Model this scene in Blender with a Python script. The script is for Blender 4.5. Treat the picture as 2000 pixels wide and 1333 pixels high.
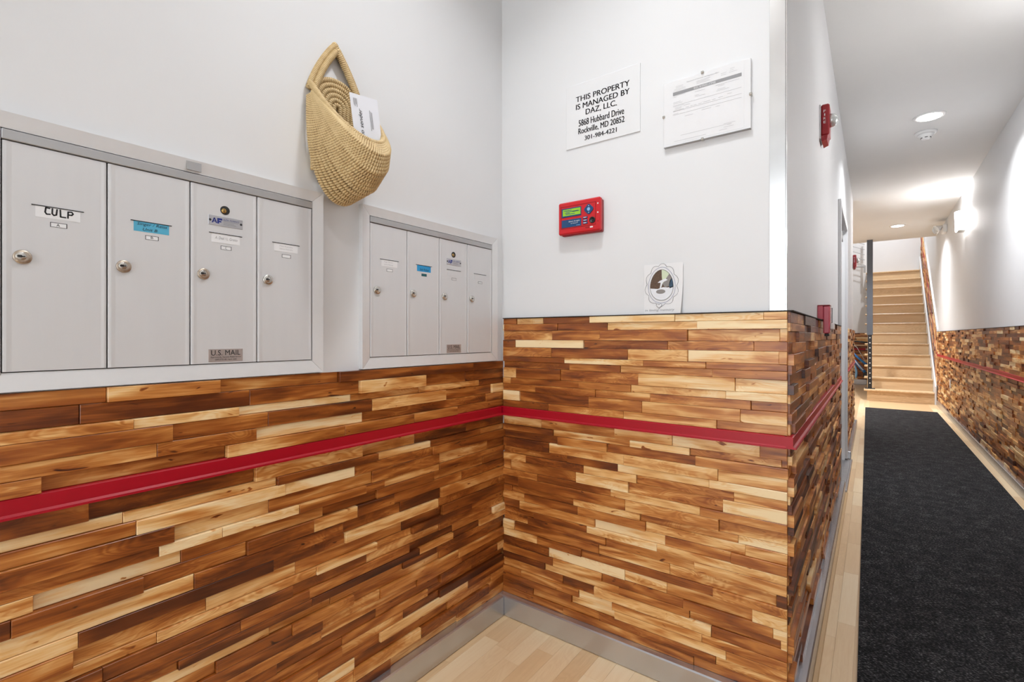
import bpy, math, random
from mathutils import Vector, Matrix
for o in list(bpy.data.objects): bpy.data.objects.remove(o, do_unlink=True)
scene = bpy.context.scene
C = scene.collection

# ------------------------------------------------------------------ camera
H = 1.14                                   # camera height
VX, VB, HY = 1705.0, -285.0, 657.0         # vanishing points / horizon (2000x1333 frame)
FPX = math.sqrt((VX-1000)*(1000-VB)); TH = math.atan((VX-1000)/FPX)
cam_d = bpy.data.cameras.new('camera'); cam = bpy.data.objects.new('camera', cam_d); C.objects.link(cam)
cam.location = (0, 0, H); cam.rotation_euler = (math.pi/2, 0, TH)
cam_d.sensor_width = 36; cam_d.lens = 36*FPX/2000; cam_d.shift_y = -(666.5-HY)/2000
cam_d.clip_start = 0.02; cam_d.clip_end = 100
scene.camera = cam

# ------------------------------------------------------------------ world, exposure
w = bpy.data.worlds.new('World'); scene.world = w; w.use_nodes = True
w.node_tree.nodes['Background'].inputs[0].default_value = (0.90, 0.955, 1.0, 1)
w.node_tree.nodes['Background'].inputs[1].default_value = 4.6
vs = scene.view_settings
vs.view_transform = 'Standard'; vs.look = 'None'; vs.exposure = 0.12; vs.gamma = 1.0; vs.use_curve_mapping = False

def lamp(name, loc, size, power, col=(.96, .975, 1.0), rot=(0, 0, 0), parent=None, shape='DISK', spread=math.pi):
    d = bpy.data.lights.new(name, 'AREA'); d.shape = shape; d.size = size; d.energy = power; d.color = col; d.spread = spread
    o = bpy.data.objects.new(name, d); C.objects.link(o); o.location = loc; o.rotation_euler = rot
    if parent: o.parent = parent
    return o

# ------------------------------------------------------------------ pixel helpers
FX, FY = -math.sin(TH), math.cos(TH); RX, RY = math.cos(TH), math.sin(TH)
def ray(px, py):
    t = (px-1000)/FPX; u = (HY-py)/FPX
    return FX+t*RX, FY+t*RY, u
def onY(px, py, Y):
    d = ray(px, py); s = Y/d[1]; return Vector((d[0]*s, Y, d[2]*s+H))
def onX(px, py, X):
    d = ray(px, py); s = X/d[0]; return Vector((X, d[1]*s, d[2]*s+H))

# ------------------------------------------------------------------ key dimensions
XW = -1.252      # left wall face
YB = 1.62        # facing wall face
XH = -0.205      # hall left wall face
XR = 0.869       # right wall face
ZC = 2.86        # ceiling
YEND = 7.55      # end of hall left wall
YFAR = 14.15
YCE = 11.06      # ceiling ends, stairwell opens
ZWL, ZWB = 1.037, 1.212     # wainscot tops (left / facing)
ZR0, ZR1 = 0.815, 0.850     # red rail

# ------------------------------------------------------------------ materials
def nt(name):
    m = bpy.data.materials.new(name); m.use_nodes = True
    t = m.node_tree; return m, t, t.nodes['Principled BSDF']
def N(t, typ, **kw):
    n = t.nodes.new(typ)
    for k, v in kw.items():
        if k.startswith('i_'): n.inputs[int(k[2:])].default_value = v
        else: setattr(n, k, v)
    return n
def L(t, a, b): t.links.new(a, b)
def math_(t, op, a, b=None, c=None):
    n = t.nodes.new('ShaderNodeMath'); n.operation = op
    for i, x in enumerate((a, b, c)):
        if x is None: continue
        if isinstance(x, (int, float)): n.inputs[i].default_value = x
        else: t.links.new(x, n.inputs[i])
    return n.outputs[0]
def ramp(t, fac, stops):
    r = t.nodes.new('ShaderNodeValToRGB'); e = r.color_ramp.elements
    while len(e) < len(stops): e.new(0.5)
    for i, (p, c) in enumerate(stops): e[i].position = p; e[i].color = (*c, 1)
    t.links.new(fac, r.inputs[0]); return r.outputs[0]
def plain(name, col, rough=.5, metal=0.0, noise=0.0, nscale=20, bump=0.0, coat=0.0, stretch=None, spec=None):
    m, t, p = nt(name)
    p.inputs['Base Color'].default_value = (*col, 1); p.inputs['Roughness'].default_value = rough; p.inputs['Metallic'].default_value = metal
    if coat: p.inputs['Coat Weight'].default_value = coat; p.inputs['Coat Roughness'].default_value = .1
    if spec is not None: p.inputs['Specular IOR Level'].default_value = spec
    if noise or bump:
        tc = N(t, 'ShaderNodeTexCoord'); mp = N(t, 'ShaderNodeMapping'); L(t, tc.outputs['Object'], mp.inputs[0])
        if stretch: mp.inputs['Scale'].default_value = stretch
        n = N(t, 'ShaderNodeTexNoise'); n.inputs['Scale'].default_value = nscale; n.inputs['Detail'].default_value = 4
        L(t, mp.outputs[0], n.inputs['Vector'])
        if noise:
            lo = tuple(max(0, c*(1-noise)) for c in col); hi = tuple(min(1, c*(1+noise)) for c in col)
            L(t, ramp(t, n.outputs[0], [(.3, lo), (.7, hi)]), p.inputs['Base Color'])
        if bump:
            b = N(t, 'ShaderNodeBump'); b.inputs['Strength'].default_value = bump; b.inputs['Distance'].default_value = .002
            L(t, n.outputs[0], b.inputs['Height']); L(t, b.outputs[0], p.inputs['Normal'])
    return m
def emit(name, col, s):
    m, t, p = nt(name)
    p.inputs['Base Color'].default_value = (*col, 1); p.inputs['Emission Color'].default_value = (*col, 1); p.inputs['Emission Strength'].default_value = s
    return m
def pane_mat(name, refl=.06, rough=.02):
    m, t, p = nt(name); out = t.nodes['Material Output']; t.nodes.remove(p)
    tr = N(t, 'ShaderNodeBsdfTransparent'); gl = N(t, 'ShaderNodeBsdfGlossy'); gl.inputs['Roughness'].default_value = rough
    lw = N(t, 'ShaderNodeLayerWeight'); lw.inputs[0].default_value = .5; mx = N(t, 'ShaderNodeMixShader')
    fr = math_(t, 'MULTIPLY_ADD', math_(t, 'POWER', lw.outputs['Facing'], 5.0), .9, .02)
    L(t, fr, mx.inputs[0]); L(t, tr.outputs[0], mx.inputs[1]); L(t, gl.outputs[0], mx.inputs[2]); L(t, mx.outputs[0], out.inputs[0])
    return m

def wood_mat(name, stops, rough=.4, su=3.2, sv=24., gain=.8, tonegain=.8, line=.10, bump=.15, spec=.5, sap=0.0, knot=0.0, lift=0.0):
    """figured wood read from each piece's own UV (metres) and its 'tone' attribute (tone, seed, figure)"""
    m, t, p = nt(name)
    uv = N(t, 'ShaderNodeUVMap'); at = N(t, 'ShaderNodeAttribute'); at.attribute_name = 'tone'
    sp = N(t, 'ShaderNodeSeparateColor'); L(t, at.outputs['Color'], sp.inputs[0])
    su_ = N(t, 'ShaderNodeSeparateXYZ'); L(t, uv.outputs[0], su_.inputs[0])
    def coords(a, b, c):
        k = N(t, 'ShaderNodeCombineXYZ')
        L(t, math_(t, 'MULTIPLY', su_.outputs[0], a), k.inputs[0]); L(t, math_(t, 'MULTIPLY', su_.outputs[1], b), k.inputs[1])
        L(t, math_(t, 'MULTIPLY', sp.outputs[1], c), k.inputs[2]); return k.outputs[0]
    n1 = N(t, 'ShaderNodeTexNoise'); n1.inputs['Scale'].default_value = 1; n1.inputs['Detail'].default_value = 2.5; n1.inputs['Distortion'].default_value = .9
    L(t, coords(su, sv, 91.7), n1.inputs['Vector'])
    n2 = N(t, 'ShaderNodeTexNoise'); n2.inputs['Scale'].default_value = 1; n2.inputs['Detail'].default_value = 3
    L(t, coords(su*4, sv*11, 57.3), n2.inputs['Vector'])
    n3 = N(t, 'ShaderNodeTexNoise'); n3.inputs['Scale'].default_value = 1; n3.inputs['Detail'].default_value = 1; n3.inputs['Distortion'].default_value = 1.6
    L(t, coords(su*1.7, sv*.8, 23.1), n3.inputs['Vector'])
    lines = math_(t, 'SINE', math_(t, 'MULTIPLY', n3.outputs[0], 62.0))
    lines = math_(t, 'MULTIPLY', math_(t, 'MULTIPLY', lines, sp.outputs[2]), line)
    a = math_(t, 'MULTIPLY_ADD', sp.outputs[0], tonegain, (1-tonegain)*.5+lift)
    b = math_(t, 'MULTIPLY_ADD', math_(t, 'SUBTRACT', n1.outputs[0], .5), gain, a)
    b = math_(t, 'MULTIPLY_ADD', math_(t, 'SUBTRACT', n3.outputs[0], .5), sap, b)
    c = math_(t, 'MULTIPLY_ADD', math_(t, 'SUBTRACT', n2.outputs[0], .5), .28, b)
    n5 = N(t, 'ShaderNodeTexNoise'); n5.inputs['Scale'].default_value = 1; n5.inputs['Detail'].default_value = 1.5; n5.inputs['Distortion'].default_value = 1.2
    L(t, coords(su*5, sv*1.9, 71.3), n5.inputs['Vector'])
    kn = N(t, 'ShaderNodeMapRange'); kn.interpolation_type = 'SMOOTHSTEP'; L(t, n5.outputs[0], kn.inputs[0])
    for i_, v_ in enumerate((.70, .80, 0.0, -knot)): kn.inputs[1+i_].default_value = v_
    c = math_(t, 'ADD', c, kn.outputs[0])
    f = math_(t, 'ADD', c, lines)
    L(t, ramp(t, f, stops), p.inputs['Base Color'])
    L(t, math_(t, 'MULTIPLY_ADD', n2.outputs[0], .16, rough-.08), p.inputs['Roughness'])
    p.inputs['Specular IOR Level'].default_value = spec
    bp = N(t, 'ShaderNodeBump'); bp.inputs['Strength'].default_value = bump; bp.inputs['Distance'].default_value = .0006
    L(t, n2.outputs[0], bp.inputs['Height']); L(t, bp.outputs[0], p.inputs['Normal'])
    return m

ACACIA = [(0.0, (.045, .008, .002)), (.24, (.135, .030, .005)), (.45, (.32, .088, .013)), (.63, (.56, .218, .047)), (.80, (.82, .49, .19)), (1.0, (.93, .73, .43))]
M = {}
M['wood'] = wood_mat('acacia_wood', ACACIA, rough=.34, gain=1.0, tonegain=1.0, line=.06, spec=.55, sap=.34, knot=.45, lift=.055)
M['maple'] = wood_mat('maple_floor', [(0, (.60, .385, .20)), (.35, (.75, .53, .30)), (.65, (.84, .65, .41)), (1, (.92, .77, .55))], rough=.34, su=1.6, sv=14, gain=.28, tonegain=.6, line=.05, bump=.05)
M['oak'] = wood_mat('oak_stair', [(0, (.40, .25, .125)), (.4, (.60, .41, .23)), (.7, (.73, .54, .33)), (1, (.82, .65, .43))], rough=.35, su=1.2, sv=10, gain=.5, tonegain=.5, line=.10, bump=.05)
M['wall'] = plain('white_wall_paint', (.755, .76, .77), .55, noise=.012, nscale=3, bump=.06)
M['ceil'] = plain('white_ceiling_paint', (.78, .78, .77), .8, noise=.01, nscale=3)
M['steel'] = plain('brushed_stainless', (.56, .56, .58), .34, 1.0, noise=.12, nscale=30, stretch=(1, 1, 12))
M['steel_h'] = plain('brushed_baseboard', (.56, .57, .60), .27, .8, noise=.06, nscale=9)
M['galv'] = plain('corner_guard_aluminium', (.80, .80, .80), .25, 1.0, noise=.10, nscale=6)
M['alu'] = plain('satin_aluminium', (.74, .74, .745), .42, .25, noise=.015, nscale=30)
M['alu_door'] = plain('satin_aluminium_door', (.67, .67, .68), .42, .10, noise=.010, nscale=12, stretch=(1, 4, .4))
M['alu_dark'] = plain('aluminium_header', (.44, .44, .445), .4, .45)
M['red'] = plain('red_enamel', (.40, .002, .014), .38, 0, noise=.04, nscale=8, spec=.4)
M['redp'] = plain('red_plastic', (.60, .012, .02), .35)
M['redpull'] = plain('red_painted_sheen', (.62, .09, .13), .22)  # pull station red with its bright gloss put into the base as pink
M['redd'] = plain('dark_red_plastic', (.30, .006, .012), .35)
M['black'] = plain('black_plastic', (.012, .012, .013), .4)
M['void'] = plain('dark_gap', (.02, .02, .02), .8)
M['ink'] = plain('black_ink', (.012, .012, .014), .6)
M['inkg'] = plain('grey_ink', (.30, .30, .31), .7)
M['inkl'] = plain('pale_grey_ink', (.50, .50, .51), .7)
M['inkb'] = plain('blue_ink', (.015, .03, .22), .5)
M['paper'] = plain('white_paper', (.81, .81, .82), .7)
M['sign'] = plain('white_acrylic', (.785, .79, .80), .18)
M['brass'] = plain('worn_nickel', (.50, .42, .34), .35, .9, noise=.12, nscale=300)
M['nickel'] = plain('polished_nickel', (.62, .60, .56), .25, .95)
M['brassy'] = plain('brass_core', (.55, .36, .12), .35, .9)
M['bluecard'] = plain('blue_card', (.09, .42, .62), .6)
M['bluecard2'] = plain('bright_blue_card', (.02, .30, .62), .6)
M['tealcard'] = plain('teal_card', (.01, .12, .14), .6)
M['plate'] = plain('silver_plate', (.55, .55, .58), .35, .7)
M['usmail'] = plain('bronze_plate', (.46, .40, .38), .4, .4)
M['straw'] = plain('straw', (.60, .42, .19), .6)
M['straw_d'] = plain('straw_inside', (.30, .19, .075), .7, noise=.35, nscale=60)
def straw_mat():
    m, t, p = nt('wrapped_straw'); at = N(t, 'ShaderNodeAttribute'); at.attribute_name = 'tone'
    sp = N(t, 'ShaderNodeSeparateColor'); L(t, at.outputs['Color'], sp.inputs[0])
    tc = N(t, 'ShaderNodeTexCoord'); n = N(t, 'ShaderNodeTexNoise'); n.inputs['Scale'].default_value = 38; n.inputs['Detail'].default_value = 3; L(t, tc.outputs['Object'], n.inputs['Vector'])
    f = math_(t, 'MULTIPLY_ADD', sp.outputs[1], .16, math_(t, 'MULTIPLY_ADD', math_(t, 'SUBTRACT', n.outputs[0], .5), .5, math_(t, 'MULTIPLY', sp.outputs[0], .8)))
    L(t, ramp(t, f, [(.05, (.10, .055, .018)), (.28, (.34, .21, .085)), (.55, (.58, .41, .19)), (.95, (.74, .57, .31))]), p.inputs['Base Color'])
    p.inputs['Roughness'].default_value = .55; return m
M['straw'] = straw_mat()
M['env'] = plain('envelope_paper', (.80, .81, .86), .7)
M['lcd'] = emit('lcd_screen', (.22, .42, .02), .35)
M['navy'] = plain('navy_panel', (.012, .07, .19), .3)
M['whitep'] = plain('white_plastic', (.82, .82, .82), .35)
M['lens'] = plain('strobe_lens', (.72, .75, .74), .08, .55)
M['grey'] = plain('grey_paint', (.42, .43, .44), .45)
M['doorgrey'] = plain('door_frame_paint', (.60, .60, .61), .4)
M['steelgrey'] = plain('steel_blue_grey_paint', (.085, .095, .115), .45)
M['blackm'] = plain('black_steel', (.016, .016, .019), .42)
M['blue'] = plain('blue_bike_paint', (.03, .22, .62), .25, coat=.3)
M['bluel'] = plain('pale_blue_paint', (.25, .50, .78), .3)
M['rubber'] = plain('rubber', (.02, .02, .02), .8)
M['lit'] = emit('lit_diffuser', (1, .97, .92), 14)
M['glow'] = emit('lit_sconce_glass', (1, .98, .96), 34)
M['shoe'] = plain('maple_shoe', (.55, .36, .18), .5)
M['pane'] = pane_mat('clear_pane')
M['wood_dark'] = plain('dark_reveal', (.02, .012, .008), .7)

def carpet_mat():
    m, t, p = nt('black_ribbed_carpet')
    tc = N(t, 'ShaderNodeTexCoord')
    n = N(t, 'ShaderNodeTexNoise'); n.inputs['Scale'].default_value = 1; n.inputs['Detail'].default_value = 2.5; mp = N(t, 'ShaderNodeMapping'); mp.inputs['Scale'].default_value = (120, 260, 200); L(t, tc.outputs['Object'], mp.inputs[0]); L(t, mp.outputs[0], n.inputs['Vector'])
    n2 = N(t, 'ShaderNodeTexNoise'); n2.inputs['Scale'].default_value = 14; n2.inputs['Detail'].default_value = 3; L(t, tc.outputs['Object'], n2.inputs['Vector'])
    f = math_(t, 'MULTIPLY_ADD', math_(t, 'SUBTRACT', n2.outputs[0], .5), .25, n.outputs[0])
    L(t, ramp(t, f, [(.38, (.006, .006, .007)), (.54, (.020, .020, .022)), (.64, (.075, .075, .078)), (.74, (.22, .22, .225))]), p.inputs['Base Color'])
    p.inputs['Roughness'].default_value = .95; p.inputs['Specular IOR Level'].default_value = .15
    b = N(t, 'ShaderNodeBump'); b.inputs['Strength'].default_value = .6; b.inputs['Distance'].default_value = .003
    L(t, n.outputs[0], b.inputs['Height']); L(t, b.outputs[0], p.inputs['Normal'])
    return m
M['carpet'] = carpet_mat()

# ------------------------------------------------------------------ mesh builder
class MB:
    def __init__(s): s.v = []; s.f = []; s.mi = []; s.uv = []; s.tone = []; s.cur = 0; s.sm = []; s.smooth = False
    def _add(s, vs_, fs):
        b = len(s.v); s.v += [tuple(v) for v in vs_]
        for f in fs: s.f.append(tuple(b+i for i in f)); s.mi.append(s.cur); s.sm.append(s.smooth)
        return s
    def mat(s, i): s.cur = i; return s
    def box(s, a, b, c=0.0):
        x0, y0, z0 = (min(a[i], b[i]) for i in range(3)); x1, y1, z1 = (max(a[i], b[i]) for i in range(3))
        if c <= 0:
            return s._add([(x0,y0,z0),(x1,y0,z0),(x1,y1,z0),(x0,y1,z0),(x0,y0,z1),(x1,y0,z1),(x1,y1,z1),(x0,y1,z1)],
                [(3,2,1,0),(4,5,6,7),(0,1,5,4),(1,2,6,5),(2,3,7,6),(3,0,4,7)])
        c = min(c, (x1-x0)*.49, (y1-y0)*.49, (z1-z0)*.49)
        vs_ = []
        for (x, sx) in ((x0, 1), (x1, -1)):
            for (y, sy) in ((y0, 1), (y1, -1)):
                for (z, sz) in ((z0, 1), (z1, -1)):
                    vs_ += [(x, y+sy*c, z+sz*c), (x+sx*c, y, z+sz*c), (x+sx*c, y+sy*c, z)]
        I = lambda i, j, k, a: (i*4+j*2+k)*3+a
        fs = []
        for i in (0, 1): fs.append([I(i,0,0,0), I(i,1,0,0), I(i,1,1,0), I(i,0,1,0)][::(-1 if i == 0 else 1)])
        for j in (0, 1): fs.append([I(0,j,0,1), I(1,j,0,1), I(1,j,1,1), I(0,j,1,1)][::(1 if j == 0 else -1)])
        for k in (0, 1): fs.append([I(0,0,k,2), I(1,0,k,2), I(1,1,k,2), I(0,1,k,2)][::(-1 if k == 0 else 1)])
        for j in (0, 1):
            for k in (0, 1): fs.append([I(0,j,k,1), I(1,j,k,1), I(1,j,k,2), I(0,j,k,2)][::(1 if j == k else -1)])
        for i in (0, 1):
            for k in (0, 1): fs.append([I(i,0,k,0), I(i,1,k,0), I(i,1,k,2), I(i,0,k,2)][::(-1 if i == k else 1)])
        for i in (0, 1):
            for j in (0, 1): fs.append([I(i,j,0,0), I(i,j,1,0), I(i,j,1,1), I(i,j,0,1)][::(1 if i == j else -1)])
        for i in (0, 1):
            for j in (0, 1):
                for k in (0, 1): fs.append([I(i,j,k,0), I(i,j,k,1), I(i,j,k,2)][::(1 if (i+j+k) % 2 == 0 else -1)])
        return s._add(vs_, fs)
    def quad(s, *p): return s._add(p, [tuple(range(len(p)))])
    def prism(s, pts, off):
        """closed solid: polygon pts (3D, planar) swept by vector off"""
        n = len(pts); off = Vector(off); p = [Vector(q) for q in pts]
        nrm = (p[1]-p[0]).cross(p[2]-p[1])
        if nrm.dot(off) > 0: p = p[::-1]
        vs_ = p+[q+off for q in p]
        fs = [tuple(range(n)), tuple(range(2*n-1, n-1, -1))]+[(i, i+n, (i+1) % n+n, (i+1) % n) for i in range(n)]
        return s._add(vs_, fs)
    def tube(s, pts, r, n=8, closed=False, caps=True, rfun=None):
        pts = [Vector(p) for p in pts]; k = len(pts)
        tg = []
        for i in range(k):
            a = pts[(i-1) % k] if (closed or i > 0) else pts[0]; b = pts[(i+1) % k] if (closed or i < k-1) else pts[-1]
            d = b-a; tg.append(d.normalized() if d.length > 1e-9 else Vector((0, 0, 1)))
        up = Vector((0, 0, 1)) if abs(tg[0].z) < .9 else Vector((1, 0, 0))
        u = (up-tg[0]*up.dot(tg[0])).normalized(); vs_ = []
        for i in range(k):
            u = (u-tg[i]*u.dot(tg[i])); u = u.normalized() if u.length > 1e-9 else tg[i].orthogonal().normalized()
            w_ = tg[i].cross(u)
            for j in range(n):
                a = 2*math.pi*j/n; rr = r if rfun is None else rfun(i, a)
                vs_.append(pts[i]+(u*math.cos(a)+w_*math.sin(a))*rr)
        fs = []
        for i in range(k if closed else k-1):
            for j in range(n):
                a, b = i*n+j, i*n+(j+1) % n; c, d = ((i+1) % k)*n+(j+1) % n, ((i+1) % k)*n+j
                fs.append((a, b, c, d))
        if caps and not closed: fs += [tuple(range(n-1, -1, -1)), tuple(range((k-1)*n, k*n))]
        return s._add(vs_, fs)
    def lathe(s, o, axis, prof, n=24, xdir=None, squash=1.0):
        """prof: list of (radius, height along axis)"""
        o = Vector(o); ax = Vector(axis).normalized(); u = Vector(xdir).normalized() if xdir else ax.orthogonal().normalized(); w_ = ax.cross(u)
        vs_ = []; fs = []
        for (r, h) in prof:
            for j in range(n):
                a = 2*math.pi*j/n; vs_.append(o+ax*h+(u*math.cos(a)*squash+w_*math.sin(a))*r)
        for i in range(len(prof)-1):
            for j in range(n): fs.append((i*n+j, i*n+(j+1) % n, (i+1)*n+(j+1) % n, (i+1)*n+j))
        fs += [tuple(range(n-1, -1, -1)), tuple(range((len(prof)-1)*n, len(prof)*n))]
        return s._add(vs_, fs)
    def build(s, name, mats, parent=None, loc=None):
        me = bpy.data.meshes.new(name); me.from_pydata(s.v, [], s.f)
        mats = mats if isinstance(mats, (list, tuple)) else [mats]
        for m in mats: me.materials.append(M[m])
        me.polygons.foreach_set('material_index', s.mi); me.polygons.foreach_set('use_smooth', s.sm)
        if s.tone:
            ca = me.color_attributes.new('tone', 'FLOAT_COLOR', 'POINT'); flat = []
            for tt in s.tone: flat += [*tt, 1.0]
            ca.data.foreach_set('color', flat)
        if s.uv:
            ul = me.uv_layers.new(name='UVMap'); fl = []
            for lp in me.loops: fl += s.uv[lp.vertex_index]
            ul.data.foreach_set('uv', fl)
        me.update()
        o = bpy.data.objects.new(name, me); C.objects.link(o)
        if parent: o.parent = parent; o.matrix_parent_inverse = Matrix.Translation(parent.location).inverted() if parent.type == 'EMPTY' else Matrix()
        return o
def thing(name, label, cat, loc, group=None):
    o = bpy.data.objects.new(name, None); C.objects.link(o); o.location = loc; o.empty_display_size = .05
    return tag(o, label, cat, group)
def tag(o, label, cat, group=None):
    o['label'] = label; o['category'] = cat
    if group: o['group'] = group
    return o
def struct(o, label=None):
    o['kind'] = 'structure'
    if label: o['label'] = label
    return o
def text(body, mat, box, org, u, v, n, parent, name='lettering', shear=0.0, spacing=1.0, bold=0.0, lift=.0006):
    """flat lettering as mesh, fitted into box=(u0,v0,u1,v1) metres measured from org along u and v; n = outward normal"""
    cu = bpy.data.curves.new('t', 'FONT'); cu.body = body; cu.size = 1; cu.resolution_u = 3; cu.shear = shear; cu.space_character = spacing; cu.offset = bold
    ob = bpy.data.objects.new('t', cu); me = bpy.data.meshes.new_from_object(ob)
    bpy.data.objects.remove(ob); bpy.data.curves.remove(cu)
    co = [x.co.copy() for x in me.vertices]
    x0 = min(c.x for c in co); x1 = max(c.x for c in co); y0 = min(c.y for c in co); y1 = max(c.y for c in co)
    org, u, v, n = Vector(org), Vector(u), Vector(v), Vector(n)
    for k, c in zip(me.vertices, co):
        a = box[0]+(c.x-x0)/(x1-x0)*(box[2]-box[0]); b = box[1]+(c.y-y0)/(y1-y0)*(box[3]-box[1])
        k.co = org+u*a+v*b+n*lift
    me.name = name; me.materials.clear(); me.materials.append(M[mat])
    o = bpy.data.objects.new(name, me); C.objects.link(o)
    if parent: o.parent = parent; o.matrix_parent_inverse = Matrix.Translation(parent.location).inverted() if parent.type == 'EMPTY' else Matrix()
    return o

# ------------------------------------------------------------------ room shell
def slab(name, a, b, mat='wall', label=None): return struct(MB().box(a, b).build(name, mat), label)
XA = -2.2                                    # far side of the alcove beyond the hall
ZT = 5.4                                     # stairwell height
wall_left = slab('wall_left', (XW-.12, -2.4, 0), (XW, YB+.12, ZC), label='white entry wall carrying the mailboxes above wood cladding')
wall_back = slab('wall_back', (XW, YB, 0), (XH, YB+.12, ZC), label='white entry wall carrying the signs above wood cladding')
wall_hall = slab('wall_hall_left', (XH-.12, YB+.12, 0), (XH, 4.33, ZC), label='white hallway wall between the entry corner and the door')
slab('wall_hall_header', (XH-.12, 4.33, 2.10), (XH, 5.36, ZC), label='white wall above the hallway door')
wall_hall2 = slab('wall_hall_left_far', (XH-.12, 5.36, 0), (XH, YEND, ZC), label='white hallway wall past the door')
wall_right = slab('wall_right', (XR, -2.4, 0), (XR+.12, YFAR, ZT), label='long white hallway wall clad in wood below')
wall_far = slab('wall_far', (XA, YFAR, 0), (XR+.12, YFAR+.12, ZT), label='white wall behind the stairs')
slab('wall_alcove_left', (XA-.12, YEND, 0), (XA, YFAR, ZT), label='white side wall of the stair alcove')
slab('wall_alcove_front', (XA, YEND-.12, 0), (XH-.12, YEND, ZT), label='white wall at the front of the stair alcove')
# entrance wall behind the camera with a glazed opening
mb = MB(); mb.box((XW-.12, -2.52, 0), (-1.15, -2.4, ZC)); mb.box((.35, -2.52, 0), (XR+.12, -2.4, ZC)); mb.box((-1.15, -2.52, 2.5), (.35, -2.4, ZC))
struct(mb.build('wall_entrance', 'wall'), 'white entrance wall around the glazed door')
ent = struct(MB().box((-1.15, -2.48, 0), (-1.10, -2.43, 2.5)).box((.30, -2.48, 0), (.35, -2.43, 2.5)).box((-1.10, -2.48, 2.45), (.30, -2.43, 2.5)).box((-.43, -2.48, 0), (-.37, -2.43, 2.45)).box((-1.10, -2.48, 0), (.30, -2.43, .06)).build('window_1', 'alu'), 'aluminium framed entrance glazing')
MB().box((-1.10, -2.458, .06), (-.43, -2.452, 2.45)).build('window_pane', 'pane', ent)
MB().box((-.37, -2.458, .06), (.30, -2.452, 2.45)).build('window_pane', 'pane', ent)
floor = slab('floor', (XA, -2.52, -.1), (XR+.12, YFAR+.12, -.003), 'maple', 'pale maple strip floor')
ceil = slab('ceiling', (XW-.12, -2.52, ZC), (XR, YCE, ZC+.12), 'ceil', 'white ceiling over the entry and hallway')
slab('ceiling_alcove', (XA, YEND, ZC), (XW-.12, YCE, ZC+.12), 'ceil', 'white ceiling beside the hallway')
slab('ceiling_upper', (XA-.12, YEND-.12, ZT), (XR+.12, YFAR+.12, ZT+.1), 'ceil', 'white ceiling high above the stairs')
slab('wall_upper', (XA, YCE-.12, ZC+.12), (XR, YCE, ZT), label='white wall above the end of the hallway ceiling')

# ------------------------------------------------------------------ floor boards
rnd = random.Random(7)
def piece(mb, axis, s0, s1, c0, c1, base, nrm, th, cham, tone, fig=None):
    """one wooden piece: runs along axis from s0 to s1, across (c0..c1), lying on base plane, thickness th along nrm.
       axis/cross/normal given by closures in 'axis' = function(s, c, d) -> point"""
    P = axis; ch = min(cham, (s1-s0)*.3, (c1-c0)*.3)
    ring = lambda a, d: [P(s0+a, c0+a, base+d), P(s1-a, c0+a, base+d), P(s1-a, c1-a, base+d), P(s0+a, c1-a, base+d)]
    vs_ = ring(0, 0)+ring(0, th-ch)+ring(ch, th)
    fs = []
    for k in (0, 4):
        for i in range(4): fs.append((k+i, k+(i+1) % 4, k+4+(i+1) % 4, k+4+i))
    fs.append((8, 9, 10, 11))
    if nrm < 0: fs = [f[::-1] for f in fs]
    mb._add(vs_, fs)
    ou, ov = rnd.uniform(0, 50), rnd.uniform(0, 50)
    for k in range(3):
        for (a, b) in ((s0, c0), (s1, c0), (s1, c1), (s0, c1)): mb.uv.append((a-s0+ou, b-c0+ov))
    tt = (tone, rnd.random(), rnd.random()**2 if fig is None else fig)
    mb.tone += [tt]*12
floor_ax = lambda s, c, d: (c, s, d)
def floor_strip(x0, x1, y0, y1):
    y = y0-rnd.uniform(0, .3)
    while y < y1:
        ln = rnd.uniform(.28, .62); a, b = max(y, y0), min(y+ln, y1)
        if b-a > .02:
            mb = MB(); piece(mb, floor_ax, a+.0002, b-.0002, x0+.0002, x1-.0002, -.003, -1, .003, .0004, rnd.uniform(.1, .95), rnd.random()*.8)
            mb.build('floor_board', 'maple', floor)
        y += ln
wd = .067
x = XW
while x < -.06:
    y1 = YB if x < XH-.03 else 4.35
    floor_strip(x, min(x+wd, -.055), .55, y1); x += wd
for x0 in (XH+.02, XH+.087): floor_strip(x0, x0+wd, 4.35, 10.9)
for x0 in (XR-.135, XR-.068): floor_strip(x0, x0+wd, .55, 10.7)

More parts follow.
